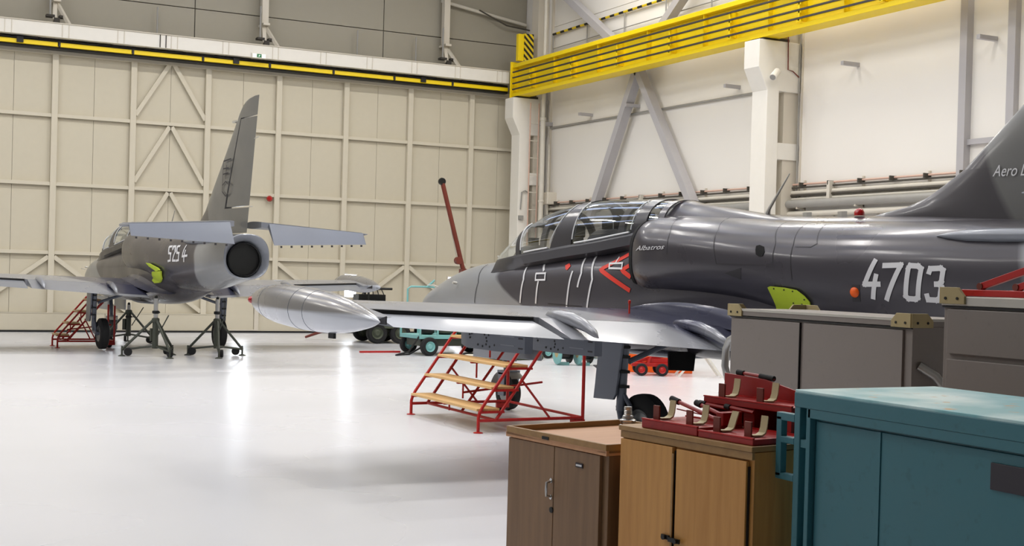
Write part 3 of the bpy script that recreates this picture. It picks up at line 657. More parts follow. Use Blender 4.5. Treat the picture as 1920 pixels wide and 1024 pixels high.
        D(MB().prism([(5.86, 1.22), (6.24, 1.24), (6.14, .62), (6.1, .56), (5.78, .55), (5.8, .7)], (6.5, sg*1.42, 0), (-1, 0, 0), (0, 0, 1), (0, sg*1.0, .0), .03), 'gear_door', 'paint_mid', None, lg, bevel=.006)
        for zz in (.7, .85, 1.0, 1.1):
            D(MB().bar((6.5-6.18, sg*1.43, zz), (6.5-6.22, sg*1.34, zz), .03), 'door_link', 'black_metal', None, lg)
    # fin and rudder
    le = table([(2.40, 8.0), (2.45, 8.14), (2.52, 8.51), (2.67, 8.85), (2.8, 9.07), (3.0, 9.3), (3.36, 9.69), (3.87, 10.24), (4.41, 10.79), (4.6, 11.0), (4.70, 11.18), (4.76, 11.42), (4.785, 11.7)])
    hin = lambda z: 10.38+(z-2.83)*.425; tef = lambda z: 11.5+(z-2.8)*.195
    def fsec(z, a, b, t0, t1):
        L_ = float(le(z)[0]); T_ = tef(z); c = T_-L_; n = 14; th = min(.075, .16/c); out = []
        us = [a+(b-a)*(1-math.cos(PI*i/n))/2 for i in range(n+1)]
        top = [(u, foil(max(u, 0))*th*c) for u in us]; bot = [(u, -h) for u, h in top[::-1]]
        return [(6.5-(L_+u*c), h, z) for u, h in top+bot]
    zs = [2.38, 2.43, 2.47, 2.52, 2.6, 2.7, 2.83]
    uf = lambda z: (hin(z)-float(le(z)[0]))/(tef(z)-float(le(z)[0]))
    f = MB().loft([fsec(z, 0, 1, 0, 0) for z in zs], True, True, True)
    f.loft([fsec(z, 0, uf(z), 0, 0) for z in np.linspace(2.83, 4.44, 16)], True, True, True)
    f.loft([fsec(z, 0, 1, 0, 0) for z in (4.44, 4.52, 4.6, 4.67, 4.72, 4.755, 4.78)], True, True, True)
    fn = D(f, 'tail_fin', 'paint_fin', 40)
    D(MB().loft([fsec(z, uf(z)+.035, 1, 0, 0) for z in np.linspace(2.86, 4.42, 12)], True, True, True), 'rudder', 'paint_fin', 40, fn)
    D(MB().box(6.5-10.78-.25, 6.5-10.78+.2, -.03, .03, 4.40, 4.43).tube([(6.5-10.5, 0, 4.41), (6.5-10.72, 0, 4.41)], [.004, .03], 10), 'fin_probe', 'tool_edge', None, fn)
    D(MB().tube([(6.5-11.7, 0, 4.03), (6.5-11.92, 0, 4.05)], .008, 6).tube([(6.5-11.5, 0, 2.84), (6.5-11.7, 0, 2.84)], .008, 6), 'discharge_wick', 'tool_edge', None, fn)
    # spine antenna, lamps, nose gear
    D(MB().tube([(6.5-6.75, 0, 2.48), (6.5-6.78, 0, 2.55), (6.5-7.05, 0, 2.9)], [.035, .018, .006], 8), 'whip_antenna', 'tool_edge', 40)
    D(MB().lathe([(.05, 0), (.05, .03), (.035, .06), (0, .075)], (6.5-8.0, .05, 2.45), (0, 0, 1), 16), 'beacon', 'lens_red', 50)
    for s in (7.3, 7.75): D(MB().loft([[(6.5-s+dx, y, z) for dx, y in ((.06, 0), (0, .012), (-.06, 0), (0, -.012))] for z in (2.43, 2.5)], True, True, True), 'blade_antenna', 'tool_edge', None)
    D(MB().tube([(6.5-.9, .36, 1.6), (6.5-.86, .4, 1.62), (6.5-.7, .41, 1.62)], .008, 6).tube([(6.5-1.5, .44, 1.66), (6.5-1.5, .5, 1.67)], .02, 8), 'air_probe', 'tool_edge', 40)
    D(MB().tube([(6.5-1.9, 0, 1.97), (6.5-1.88, 0, 2.03), (6.5-1.82, 0, 2.04)], .008, 6), 'yaw_vane', 'tool_edge', 40)
    ng = D(MB().tube([(6.5-2.0, 0, 1.0), (6.5-2.12, 0, .5)], .045, 12).tube([(6.5-2.12, 0, .52), (6.5-2.15, .0, .42)], .06, 10).box(6.5-2.22, 6.5-2.08, -.12, -.09, .2, .5).box(6.5-2.22, 6.5-2.08, .09, .12, .2, .5).box(6.5-2.24, 6.5-2.06, -.12, .12, .48, .53), 'nose_gear_leg', 'paint_mid', 40)
    nw = D(MB().lathe([(.1, -.03), (.13, -.07), (.17, -.075), (.225, -.05), (.235, 0), (.225, .05), (.17, .075), (.13, .07), (.1, .03)], (6.5-2.15, 0, .235), (0, 1, 0), 32), 'nose_wheel', 'rubber', 40)
    D(MB().lathe([(0, -.06), (.04, -.07), (.12, -.06), (.12, .06), (.04, .07), (0, .06)], (6.5-2.15, 0, .235), (0, 1, 0), 20), 'wheel_hub', 'hub', 40, nw)
    D(MB().loft([[(6.5-2.15+.29*math.cos(a), y, .235+.29*math.sin(a)) for a in np.linspace(.3, 2.4, 12)] for y in (-.1, .1)], False), 'mudguard', 'pipe_grey', 40, ng)
    for sg in (1, -1): D(MB().box(6.5-2.6, 6.5-1.6, sg*.2-.012, sg*.2+.012, .68, .99), 'nose_gear_door', 'paint_grey', None, ng, bevel=.005)
    D(MB().loft([[(6.5-s, r*math.cos(a), .97+r*.28*math.sin(a)) for a in np.linspace(0, 2*PI, 17)[:-1]] for s, r in ((4.3, .01), (4.5, .16), (5.0, .22), (5.6, .2), (6.1, .02))], True, True, True), 'belly_fairing', 'paint_mid', 50)

jet1 = thing('jet_trainer', 'dark grey two-seat jet trainer numbered 4703 standing beside wooden cabinets', 'aircraft', P1[:3], P1[3], 'parked jet trainers')
build_jet(jet1)
jet2 = copy_tree(jet1); jet2.location = P2[:3]; jet2.rotation_euler[2] = P2[3]
jet2['label'] = 'grey jet trainer numbered 5254 raised on jacks before the cream door'

# ---- markings of 4703
def pxs(pl, pts, o=(0, 0), k=1.0, skin=both): return [pix_on(pl, o[0]+x/k, o[1]+y/k, skin) for x, y in pts]
def strokes(name, pl, jet, lst, wd, m, o=(0, 0), k=1.0, off=.006):
    mb = MB()
    for pts in lst:
        q = pxs(pl, pts, o, k)
        if wd > .04 and m == 'marking_white' or name == 'rescue_frame':
            for a, b in zip(q, q[1:]):
                d = np.array(b)-np.array(a); d = d/np.linalg.norm(d)*wd*.45; ribbon(mb, [np.array(a)-d, np.array(b)+d], wd, both, off)
        else: ribbon(mb, q, wd, both, off)
    return mb.done(name, m, jet, None, fix=False) if name == 'serial_digit' else parts(mb, name, m, jet, None, fix=False)
D4 = [[(1641, 490), (1622, 533), (1648, 533)], [(1643, 518), (1638, 557)]]
D7 = [[(1659, 498), (1690, 497), (1664, 560)]]
D0 = [[(1707, 498), (1722, 499), (1728, 504), (1722, 558), (1717, 561), (1704, 560), (1699, 555), (1704, 503), (1707, 498)]]
D3 = [[(1743, 510), (1745, 504), (1764, 503), (1769, 507), (1766, 528), (1761, 533), (1756, 533)], [(1761, 533), (1766, 538), (1763, 560), (1757, 563), (1741, 562), (1739, 555)]]
for d in (D4, D7, D0, D3): strokes('serial_digit', P1, jet1, d, .047, 'marking_white')
Z = ((780, 360), 3.413)
strokes('seam_stripe', P1, jet1, [[(730, 460), (690, 560), (668, 710)], [(835, 445), (820, 505)], [(785, 570), (768, 715)], [(1005, 505), (980, 600), (965, 745)], [(1115, 395), (1060, 520), (1035, 610)], [(1185, 385), (1130, 560), (1095, 750)]], .03, 'marking_white', *Z)
strokes('rescue_frame', P1, jet1, [[(772, 522), (832, 520), (828, 562), (768, 564), (772, 522)], [(1243, 458), (1325, 455), (1320, 490), (1240, 488), (1243, 458)], [(1302, 420), (1284, 448)]], .022, 'marking_white', *Z, off=.01)
strokes('warning_triangle', P1, jet1, [[(1378, 392), (1182, 496), (1372, 632)], [(1376, 466), (1318, 500), (1376, 545)]], .05, 'marking_red', *Z, off=.008)
mb = MB(); patch(mb, pxs(P1, [(958, 470), (985, 456), (992, 475), (970, 500), (960, 495)], *Z), both, .008, .004); mb.done('rescue_label', 'marking_red', jet1, 40)
strokes('panel_line', P1, jet1, [[(462, 463), (400, 580), (376, 710)], [(845, 715), (1060, 735)]], .012, 'marking_dark', *Z)
Z2 = ((1160, 360), 3.4125)
strokes('panel_line', P1, jet1, [[(420, 150), (330, 260), (310, 400)], [(720, 160), (640, 240), (625, 460), (985, 470), (1005, 330), (1110, 180)], [(1210, 200), (1120, 330), (1110, 560)], [(1340, 200), (1270, 330), (1230, 352), (1130, 350)]], .007, 'marking_dark', *Z2, off=.003)
mb = MB(); patch(mb, pxs(P1, [(882, 345), (905, 338), (930, 350), (935, 385), (920, 410), (900, 414), (880, 400), (877, 370)], *Z2), both, .006, .003); mb.done('vent_hole', 'soft_black', jet1, 40)
mb = MB(); patch(mb, pxs(P1, [(680, 520), (785, 485), (785, 560), (740, 545)], *Z2), both, .004, .002); mb.done('vent_recess', 'marking_dark', jet1, 40)
mb = MB(); patch(mb, pxs(P1, [(968, 612), (985, 604), (1070, 612), (1150, 628), (1200, 665), (1235, 705), (1243, 745), (1243, 770), (1030, 770), (1005, 690)], *Z2), both, .035, .012); pn = mb.done('open_panel', 'primer', jet1, 40)
pn['label'] = 'yellow-green primed access panel'
mb = MB()
for q in ((1010, 620), (1075, 628), (1130, 637), (1135, 712), (1205, 690), (1190, 720)):
    s_, z_ = pxs(P1, [q], *Z2)[0]; mb.lathe([(.008, 0), (.008, .004)], (6.5-s_, both(s_, z_)+.036, z_), (0, 1, 0), 8)
parts(mb, 'panel_screw', 'black_metal', jet1)
s_, z_ = pix_on(P1, 1603, 548)
MB().lathe([(.0, .03), (.03, .028), (.045, .015), (.048, 0)], (6.5-s_, both(s_, z_), z_), (0, 1, -.1), 18).done('side_lamp', 'orange', jet1, 50)
mb = MB(); patch(mb, pxs(P1, [(1597, 534), (1612, 534), (1614, 566), (1599, 566)]), both, .004, .002); mb.done('lamp_plate', 'marking_dark', jet1, 40)
def script(txt, pl, jet, p0, p1, name, h_px, flat=None):
    cu = bpy.data.curves.new('txt', 'FONT'); cu.body = txt; cu.shear = .35; cu.size = 1; cu.space_character = 1.0
    ob = bpy.data.objects.new('txt', cu); COL.objects.link(ob); dg = bpy.context.evaluated_depsgraph_get()
    me = bpy.data.meshes.new_from_object(ob.evaluated_get(dg)); bpy.data.objects.remove(ob)
    X = [v.co.x for v in me.vertices]; wd = max(X)
    if flat is None: a, b, c = pix_on(pl, *p0), pix_on(pl, *p1), pix_on(pl, p0[0], p0[1]-h_px)
    else: a, b, c = pix_on(pl, *p0, flat), pix_on(pl, *p1, flat), pix_on(pl, p0[0], p0[1]-h_px, flat)
    for v in me.vertices:
        s = a[0]+(b[0]-a[0])*v.co.x/wd; z = a[1]+(b[1]-a[1])*v.co.x/wd+(c[1]-a[1])*v.co.y/.72
        v.co = (6.5-s, (flat or both)(s, z)+.008, z)
    me.materials.clear(); me.materials.append(MATS['marking_white']); return link(name, me, jet)
script('Albatros', P1, jet1, (1193, 470), (1246, 467), 'name_script', 9)
finy = lambda s, z: .083
script('Aero L', P1, jet1, (1862, 331), (1924, 329), 'maker_script', 22, finy)
# number and badge of 5254
Z3 = ((160, 400), 3.415)
five = lambda x: [[(x+26, 214), (x+8, 216), (x+5, 250), (x+18, 252), (x+17, 300), (x-1, 304)]]
for d in ([[(556, 212), (540, 214), (536, 255), (550, 258), (546, 302), (531, 306)]], [[(563, 230), (565, 212), (580, 212), (578, 245), (560, 303), (576, 303)]],
          [[(607, 210), (592, 212), (588, 252), (602, 255), (598, 300), (583, 304)]], [[(647, 208), (622, 276), (652, 271)], [(642, 240), (632, 306)]]):
    strokes('serial_digit', P2, jet2, d, .042, 'marking_white', *Z3)
Z4 = ((200, 160), 3.413)
def fstrokes(name, lst, wd, m):
    mb = MB()
    for pts in lst: ribbon(mb, [pix_on(P2, Z4[0][0]+x/Z4[1], Z4[0][1]+y/Z4[1], finy) for x, y in pts], wd, finy, .012)
    mb.done(name, m, jet2, None, fix=False)
fstrokes('fin_badge', [[(752, 487), (800, 470), (797, 600), (782, 690), (765, 710), (742, 680), (752, 487)], [(772, 510), (766, 600)], [(750, 535), (785, 528)], [(748, 570), (783, 560)], [(745, 640), (765, 615), (790, 640)]], .025, 'marking_dark')
for p in ([(405, 318), (425, 322), (480, 350), (492, 365), (470, 372), (425, 340)], [(445, 375), (500, 370), (505, 420), (490, 445), (460, 448), (445, 430)]):
    mb = MB(); patch(mb, pxs(P2, p, *Z3), both, .06, .03); mb.done('open_panel', 'primer', jet2, 40)['label'] = 'yellow-green primed access panel'
# 4703 carries underwing pylons and an open belly brake
for sg in (1, -1):
    for y in (2.2, 3.0):
        zt = wing_at(y)[2]-.075
        pyl = MB().loft([[(6.5-s, sg*y+w, z) for w, z in ((-wd, zt+.03), (wd, zt+.03), (wd, zb), (-wd, zb))] for s, wd, zb in ((5.66, .008, zt-.1), (5.7, .03, zt-.17), (5.82, .045, zt-.2), (6.3, .05, zt-.205), (6.78, .045, zt-.2))], True, True, True).done('weapon_pylon', 'paint_mid', jet1, 30)
        pyl['label'] = 'grey underwing pylon with bolt holes'
        mb = MB(); yo = sg*(y+.05*1)
        for s, z in ((5.86, -.03), (5.9, -.03), (5.87, -.07), (5.91, -.06), (5.88, -.1), (6.02, -.16), (6.1, -.17), (6.16, -.09), (6.17, -.12), (6.16, -.15), (6.22, -.17), (6.3, -.15), (6.2, -.06), (6.13, -.06)):
            mb.lathe([(.011, 0), (.011, .003)], (6.5-s, sg*(y+.0485), zt+z), (0, sg, 0), 8)
        parts(mb, 'bolt_hole', 'black', pyl)
        MB().box(6.5-6.62, 6.5-6.4, sg*(y+.044)-.006, sg*(y+.044)+.006, zt-.062, zt-.055).box(6.5-6.62, 6.5-6.4, sg*(y+.044)-.006, sg*(y+.044)+.006, zt-.142, zt-.135).done('raised_rib', 'paint_grey', pyl)
        MB().box(6.5-6.42, 6.5-6.37, sg*(y+.05)-.01, sg*(y+.05)+.012, zt-.03, zt).box(6.5-6.75, 6.5-6.68, sg*(y+.042)-.005, sg*(y+.042)+.005, zt-.075, zt-.06).box(6.5-6.75, 6.5-6.68, sg*(y+.042)-.005, sg*(y+.042)+.005, zt-.165, zt-.15).done('stencil_block', 'marking_dark', pyl)
MB().prism([(.0, 1.02), (.32, 1.02), (.31, .82), (.02, .81)], (6.5-5.92, .16, 0), (.25, 1, 0), (0, 0, 1), (1, 0, 0), .025).done('air_brake', 'soft_black', jet1, bevel=.004)
MB().tube([(6.5-6.2, 1.35, 1.42), (6.5-6.2, 1.35, 1.55)], .009, 8).lathe([(.014, 0), (.014, .03), (.0, .035)], (6.5-6.2, 1.35, 1.54)).done('position_pin', 'marking_red', jet1)
# ================================================================== foreground cabinets
R = math.radians
def wc(o, x, y, z):     # local point of a thing -> world
    a = o.rotation_euler[2]; c, s = math.cos(a), math.sin(a)
    return (o.location[0]+c*x-s*y, o.location[1]+s*x+c*y, o.location[2]+z)
# brown cabinet with a rimmed top
c1 = thing('wooden_cabinet', 'brown wooden cabinet with a rimmed tray top and one chrome handle', 'cabinet', (2.84, 5.51, 0), R(-82))
W, Dp, H = .735, .71, 1.08
MB().box(0, W, .012, Dp, .06, 1.03).done('body', 'oak_brown', c1, bevel=.003)
MB().box(.03, W-.03, .04, Dp-.03, 0, .06).done('plinth', 'black', c1)
MB().box(-.01, W+.01, -.012, Dp+.01, 1.03, 1.052).done('top_board', 'tray_wood', c1)
for nm, b in (('rim', (-.008, W+.008, -.012, .004, 1.038, H)), ('rim', (-.008, W+.008, Dp-.006, Dp+.01, 1.038, H)), ('rim', (-.01, .006, 0, Dp, 1.038, H)), ('rim', (W-.006, W+.01, 0, Dp, 1.038, H))):
    MB().box(*b).done(nm, 'rim_wood', c1, bevel=.003)
dl = MB().box(.006, W*.5-.002, -.006, .012, .08, 1.026).done('door', 'oak_brown', c1, bevel=.002)
dr2 = MB().box(W*.5+.002, W-.04, -.006, .012, .08, 1.026).done('door', 'oak_brown', c1, bevel=.002)
hx = W*.5-.018
MB().tube([(hx, -.008, .865), (hx, -.032, .86), (hx, -.034, .83), (hx, -.032, .80), (hx, -.008, .795)], .006, 8).lathe([(.011, 0), (.011, .003)], (hx, -.006, .868), (0, -1, 0), 12).lathe([(.011, 0), (.011, .003)], (hx, -.006, .792), (0, -1, 0), 12).done('handle', 'chrome', dl, 40)
MB().lathe([(.0, .006), (.013, .005), (.014, 0)], (hx+.008, -.006, .735), (0, -1, 0), 16).done('keyhole', 'black_metal', dl, 40)
MB().box(.28, .33, -.015, -.011, 1.05, 1.064).done('name_plate', 'black_metal', c1)
MB().box(.53, .58, -.011, -.006, .955, .975).done('name_plate', 'plate_black', c1)
MB().box(.535, .575, -.0125, -.011, .961, .969).done('plate_lettering', 'marking_white', c1)
# pale two-door cabinet
c2 = thing('wooden_cabinet', 'pale oak two-door cabinet with a padlock hasp under red trays', 'cabinet', (2.98, 4.735, 0), R(-81.5))
W2, D2, H2 = .77, .46, 1.17
MB().box(0, W2, .014, D2, .06, 1.145).done('body', 'oak_light', c2, bevel=.002)
MB().box(.02, W2-.02, .05, D2-.02, 0, .06).done('plinth', 'black', c2)
MB().box(-.006, W2+.006, -.008, D2+.004, 1.148, H2).done('top_board', 'rim_wood', c2, bevel=.003)
MB().box(.0, W2, .0, .014, 1.118, 1.146).done('top_rail', 'rim_wood', c2)
dA = MB().box(.012, .335, -.01, .012, .08, 1.114).done('door', 'oak_light', c2, bevel=.002)
dB = MB().box(.355, W2-.024, -.006, .012, .08, 1.11).done('door', 'oak_light', c2, bevel=.002)
MB().box(.336, .352, .002, .013, .08, 1.1).box(W2-.023, W2-.019, .002, .013, .08, 1.09).done('door_gap', 'black', c2)
MB().box(.335, .345, -.012, -.006, .09, 1.09).done('edge_strip', 'rim_wood', c2)
MB().box(.29, .335, -.018, -.01, .735, .753).box(.335, .40, -.022, -.014, .73, .748).lathe([(.011, 0), (.011, .012)], (.31, -.016, .744), (0, -1, 0), 10).lathe([(.01, 0), (.01, .014)], (.385, -.02, .739), (0, -1, 0), 10).done('hasp', 'black_metal', dA)
MB().lathe([(.0, .006), (.014, .005), (.015, 0)], (.385, -.007, .70), (0, -1, 0), 16).done('keyhole', 'black_metal', dB, 40)

# red trays with clamps on the pale cabinet
def clip(par, x, y, z, tl=0.0, nm=True):
    MB().box(x-.018, x+.018, y-.004, y+.004, z-.02, z+.062).done('clamp_plate', 'rust_red', par, bevel=.001)
    p = [(x-.008, y+.02), (x-.008, y+.026), (x-.008, y+.1), (x-.008, y+.112), (x-.008, y+.118)]
    prof = [(0, .004), (.05, .002), (.068, .01), (.076, .03), (.082+tl, .075)]; th = .006
    V = [(x-.018+q, y+.012+a, z+b) for q in (0, .036) for a, b in prof]+[(x-.018+q, y+.012+a-th*.6, z+b+th) for q in (0, .036) for a, b in prof]
    n = len(prof); mb = MB(); mb.V = V
    for i in range(n-1): mb.F += [(i, i+1, n+i+1, n+i), (2*n+i, 3*n+i, 3*n+i+1, 2*n+i+1), (i, 2*n+i, 2*n+i+1, i+1), (n+i, n+i+1, 3*n+i+1, 3*n+i)]
    mb.F += [(0, n, 3*n, 2*n), (n-1, 3*n-1, 4*n-1, 2*n-1)]
    mb.done('strap_hook', 'beige_strap', par, 40)
def tray(label, x, y, z, w, d, h, clips, legs=0):
    o = thing('clamp_tray', label, 'tray', wc(c2, x, y, z), c2.rotation_euler[2])
    MB().box(0, w, 0, d, legs, legs+h).done('tray_base', 'dark_red', o, bevel=.003)
    parts(MB().box(.0, w, -.002, .01, legs+h, legs+h+.006).box(0, w, d-.01, d, legs+h, legs+h+.006), 'tray_lip', 'red_paint', o)
    for q in clips: clip(o, q[0], q[1], legs+h, q[2] if len(q) > 2 else 0)
    return o
def rods(o, pts, r=.009):
    for p, q in pts:
        MB().tube([p, q], r, 8).done('rod', 'dark_red', o, 40)
        p_, q_ = Vector(p), Vector(q); e = p_+(q_-p_)*.16
        MB().tube([tuple(p_-(q_-p_)*.02), tuple(e)], r*1.5, 10).done('grip', 'rubber', o, 40)
tA = tray('red clamp tray with two strap hooks at the far end of the oak cabinet', .115, .015, H2+.001, .335, .26, .035, [(.06, .03), (.26, .03)])
rods(tA, [((-.03, .2, .11), (.27, .17, .055)), ((.1, .22, .105), (.3, .2, .065))])
MB().box(.3, .34, .14, .25, .035, .09).done('rod_socket', 'dark_red', tA, bevel=.003)
MB().tube([(.0, .2, .07), (.12, .24, .055), (.25, .22, .06)], .003, 6).done('wire', 'dark_red', tA, 40)
tB = tray('low red clamp tray along the front edge of the oak cabinet', .46, .012, H2+.001, .3, .27, .024, [(.07, .035, .012), (.24, .035)])
tC = tray('raised red clamp tray with a tall side plate in front of grey cabinet', .2, .29, H2+.001, .5, .165, .025, [(.09, .02), (.31, .02)], .105)
[MB().box(*q, 0, .105).done('tray_leg', 'dark_red', tC) for q in ((.0, .03, .0, .165), (.46, .5, .0, .165), (.22, .28, .02, .15))]
MB().prism([(-.04, .0), (-.04, .225), (.2, .215), (.54, .15), (.54, 0)], (0, .162, 0), (1, 0, 0), (0, 0, 1), (0, 1, 0), .008).done('side_plate', 'dark_red', tC, bevel=.002)
rods(tC, [((.03, .175, .232), (.24, .175, .22)), ((-.02, .0, .1), (.2, .0, .09)), ((.14, -.005, .1), (.3, -.005, .09))], .008)
MB().tube([(.16, .175, .225), (.24, .175, .22)], .012, 10).done('grip', 'rubber', tC, 40)
# chrome stud on the brown cabinet
st_ = thing('valve_fitting', 'small chrome threaded fitting standing on the brown cabinet top', 'fitting', wc(c1, .11, .645, 1.0525))
MB().lathe([(.045, 0), (.046, .012), (.038, .018), (.038, .026), (.042, .03), (.042, .04), (.03, .046), (.0, .046)], n=24).done('flange', 'chrome', st_, 40)
MB().lathe([(.028, .046), (.026, .06), (.02, .064), (.021, .068), (.018, .072), (.021, .076), (.018, .08), (.021, .084), (.018, .088), (.02, .094), (.019, .105), (0, .106)], n=20).done('threaded_stem', 'alu', st_, 40)

# teal cabinet
c3 = thing('steel_cabinet', 'large teal steel cabinet with square tube handle and worn top painted as lit', 'cabinet', (3.19, 3.85, 0), R(-90))
def teal_lit_top():
    t = NT('teal_lit_top'); a = t.noise(2.2, 5); b = t.noise(14, 5)
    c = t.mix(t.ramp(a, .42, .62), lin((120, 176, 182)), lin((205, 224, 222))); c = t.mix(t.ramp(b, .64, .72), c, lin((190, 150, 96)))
    MATS['teal_lit_top'] = t.fin(c, .42)  # overhead light painted in: paler than the teal body, tan flecks are wear
teal_lit_top()
W, Dp, H = 1.5, .71, 1.4
MB().box(.075, W, .03, Dp-.02, .12, 1.33).done('body', 'teal', c3, bevel=.002)
MB().box(0, W, 0, Dp, 1.385, H).done('top_sheet', 'teal_lit_top', c3, bevel=.003)
MB().box(0, W, -.003, .03, 1.335, 1.39).box(0, W, Dp-.03, Dp, 1.335, 1.39).box(0, .03, .03, Dp-.03, 1.345, 1.39).done('top_frame', 'teal', c3, bevel=.003)
MB().box(.075, W, .0, .03, 1.3, 1.335).done('upper_rail', 'teal', c3, bevel=.002)
for y in (0, Dp-.035): MB().box(0, .032, y, y+.035, .0, 1.36).done('corner_post', 'teal', c3, bevel=.003)
MB().box(.068, .09, .0, .03, .1, 1.34).done('corner_post', 'teal', c3, bevel=.002)
parts(MB().box(.03, .075, .005, .03, .78, .81).box(.03, .075, .005, .03, 1.185, 1.215), 'cross_tube', 'teal', c3)
MB().box(-.105, -.075, .0, .03, 1.06, 1.29).box(-.105, 0, .0, .03, 1.275, 1.305).box(-.105, 0, .0, .03, 1.05, 1.075).box(-.08, 0, .0, .03, 1.19, 1.215).done('tube_handle', 'teal', c3, bevel=.003)
MB().box(.1, .42, .022, .032, .2, 1.29).done('door', 'teal', c3, bevel=.002)
MB().box(.44, 1.15, .022, .032, .2, 1.29).done('door', 'teal', c3, bevel=.002)
MB().box(.421, .439, .018, .034, .2, 1.29).done('door_batten', 'teal', c3)
MB().box(.93, 1.13, .014, .023, 1.17, 1.255).done('blank_plate', 'plate_black', c3, bevel=.002)
for x in (.1, .5, 1.2): MB().lathe([(.05, -.02), (.06, -.015), (.06, .015), (.05, .02)], (x, .3, .06), (0, 1, 0), 16).done('castor', 'rubber', c3, 40)

# grey workshop cabinets
def corner(par, x, y, z, sx, sy, m='ply'):
    h = .075
    for nm, ax, ay in (('a', (sx, 0, 0), (0, 0, 1)), ('b', (0, sy, 0), (0, 0, 1))):
        MB().prism([(-.008, 0), (.14, 0), (.14, .035), (.10, h), (-.008, h)], (x, y, z-.045), ax, ay, (0, -sy, 0) if nm == 'a' else (-sx, 0, 0), .014).done('corner_block', m, par, bevel=.002)
        for q in (.03, .1): MB().lathe([(.007, 0), (.007, .004)], (x+(ax[0]*q if nm == 'a' else -sx*.014), y+(ay[1]*0+(ax[1]*q if nm == 'b' else -sy*.014)), z-.02), (0, -sy, 0) if nm == 'a' else (-sx, 0, 0), 8).done('screw', 'black_metal', par)
g1 = thing('tool_cabinet', 'wide grey tool cabinet with plywood corner blocks and tube handles', 'cabinet', (5.0, 6.69, 0), R(-91.5))
W, Dp, H = 1.62, .6, 1.625
MB().box(0, W, .012, Dp, .12, H-.04).done('body', 'tool_grey', g1, bevel=.003)
MB().box(-.004, W+.004, -.004, Dp+.004, H-.04, H).done('top_tray', 'tool_grey', g1, bevel=.002)
MB().box(-.006, W+.006, -.007, .006, H-.012, H+.002).box(W-.004, W+.008, 0, Dp, H-.012, H+.002).done('top_edge', 'tool_edge', g1)
MB().box(.03, .70, -.002, .012, .2, H-.06).done('door', 'tool_grey', g1, bevel=.002)
MB().box(.74, W-.06, -.002, .012, .2, H-.06).done('door', 'tool_grey', g1, bevel=.002)
MB().box(.0, W, -.001, .012, H-.052, H-.044).box(.7, .703, -.001, .012, .2, H-.06).done('door_gap', 'black_metal', g1)
corner(g1, 0, 0, H, 1, 1); corner(g1, W, 0, H, -1, 1); corner(g1, 0, Dp, H, 1, -1); corner(g1, W, Dp, H, -1, -1)
MB().tube([(0, .04, 1.44), (-.05, .04, 1.42), (-.09, .04, 1.36), (-.095, .04, 1.25), (-.06, .04, 1.17), (0, .04, 1.15)], .024, 12).done('tube_handle', 'alu', g1, 40)
MB().tube([(W, .06, 1.38), (W+.06, .12, 1.33), (W+.1, .2, 1.22), (W+.1, .25, 1.12), (W, .3, 1.1)], .024, 12).done('tube_handle', 'alu', g1, 40)
MB().tube([(W+.1, .25, 1.14), (W+.1, .55, 1.14)], .022, 12).done('tube_handle', 'alu', g1, 40)
for x in (.15, 1.45):
    for y in (.12, .48): MB().lathe([(.05, -.02), (.06, -.015), (.06, .015), (.05, .02)], (x, y, .06), (0, 1, 0), 16).done('castor', 'rubber', g1, 40)
g2 = thing('drawer_cabinet', 'tall grey drawer cabinet with a red folding stand on top', 'cabinet', (4.45, 4.36, 0), R(-90))
W, Dp, H = 1.0, .6, 1.757
MB().box(0, W, .012, Dp, .1, H-.04).done('body', 'tool_grey', g2, bevel=.003)
MB().box(-.004, W+.004, -.004, Dp+.004, H-.04, H).done('top_tray', 'tool_edge', g2, bevel=.002)
MB().box(0, W, -.002, .012, H-.05, H-.042).done('drawer_gap', 'black_metal', g2)
for z0, z1 in ((1.50, 1.70), (1.19, 1.475), (.9, 1.16), (.55, .87), (.18, .52)):
    d = MB().box(.035, W-.03, -.006, .012, z0, z1).done('drawer', 'tool_grey', g2, bevel=.003)
corner(g2, 0, 0, H+.012, 1, 1); corner(g2, W, 0, H+.012, -1, 1)
MB().box(.05, W-.05, .05, Dp-.05, 0, .1).done('plinth', 'black', g2)
rs = thing('folding_stand', 'red steel folding stand with diagonal arms on the drawer cabinet', 'stand', wc(g2, .06, .05, H+.004), g2.rotation_euler[2])
MB().box(.0, .9, .0, .04, 0, .03).box(.0, .9, .3, .34, 0, .03).box(.0, .03, .04, .3, 0, .028).box(.87, .9, .04, .3, 0, .028).done('base_frame', 'red_paint', rs, bevel=.003)
for y in (.02, .32):
    MB().bar((.1, y, .045), (.5, y, .165), .022, .03).done('folding_arm', 'orange' if False else 'red_paint', rs, bevel=.002)
    MB().bar((.3, y, .04), (.62, y, .15), .022, .03).done('folding_arm', 'red_paint', rs, bevel=.002)
    MB().lathe([(.016, -.016), (.016, .016)], (.1, y, .045), (0, 1, 0), 12).done('pivot', 'rust_red', rs, 40)
    MB().lathe([(.016, -.016), (.016, .016)], (.3, y, .045), (0, 1, 0), 12).done('pivot', 'rust_red', rs, 40)
MB().tube([(.27, .02, .105), (.6, .02, .11)], .006, 6).done('stay_rod', 'red_paint', rs, 40)
MB().box(.42, .62, -.0, .34, .15, .18).box(.38, .5, .1, .2, .18, .22).done('head_plate', 'red_paint', rs, bevel=.004)

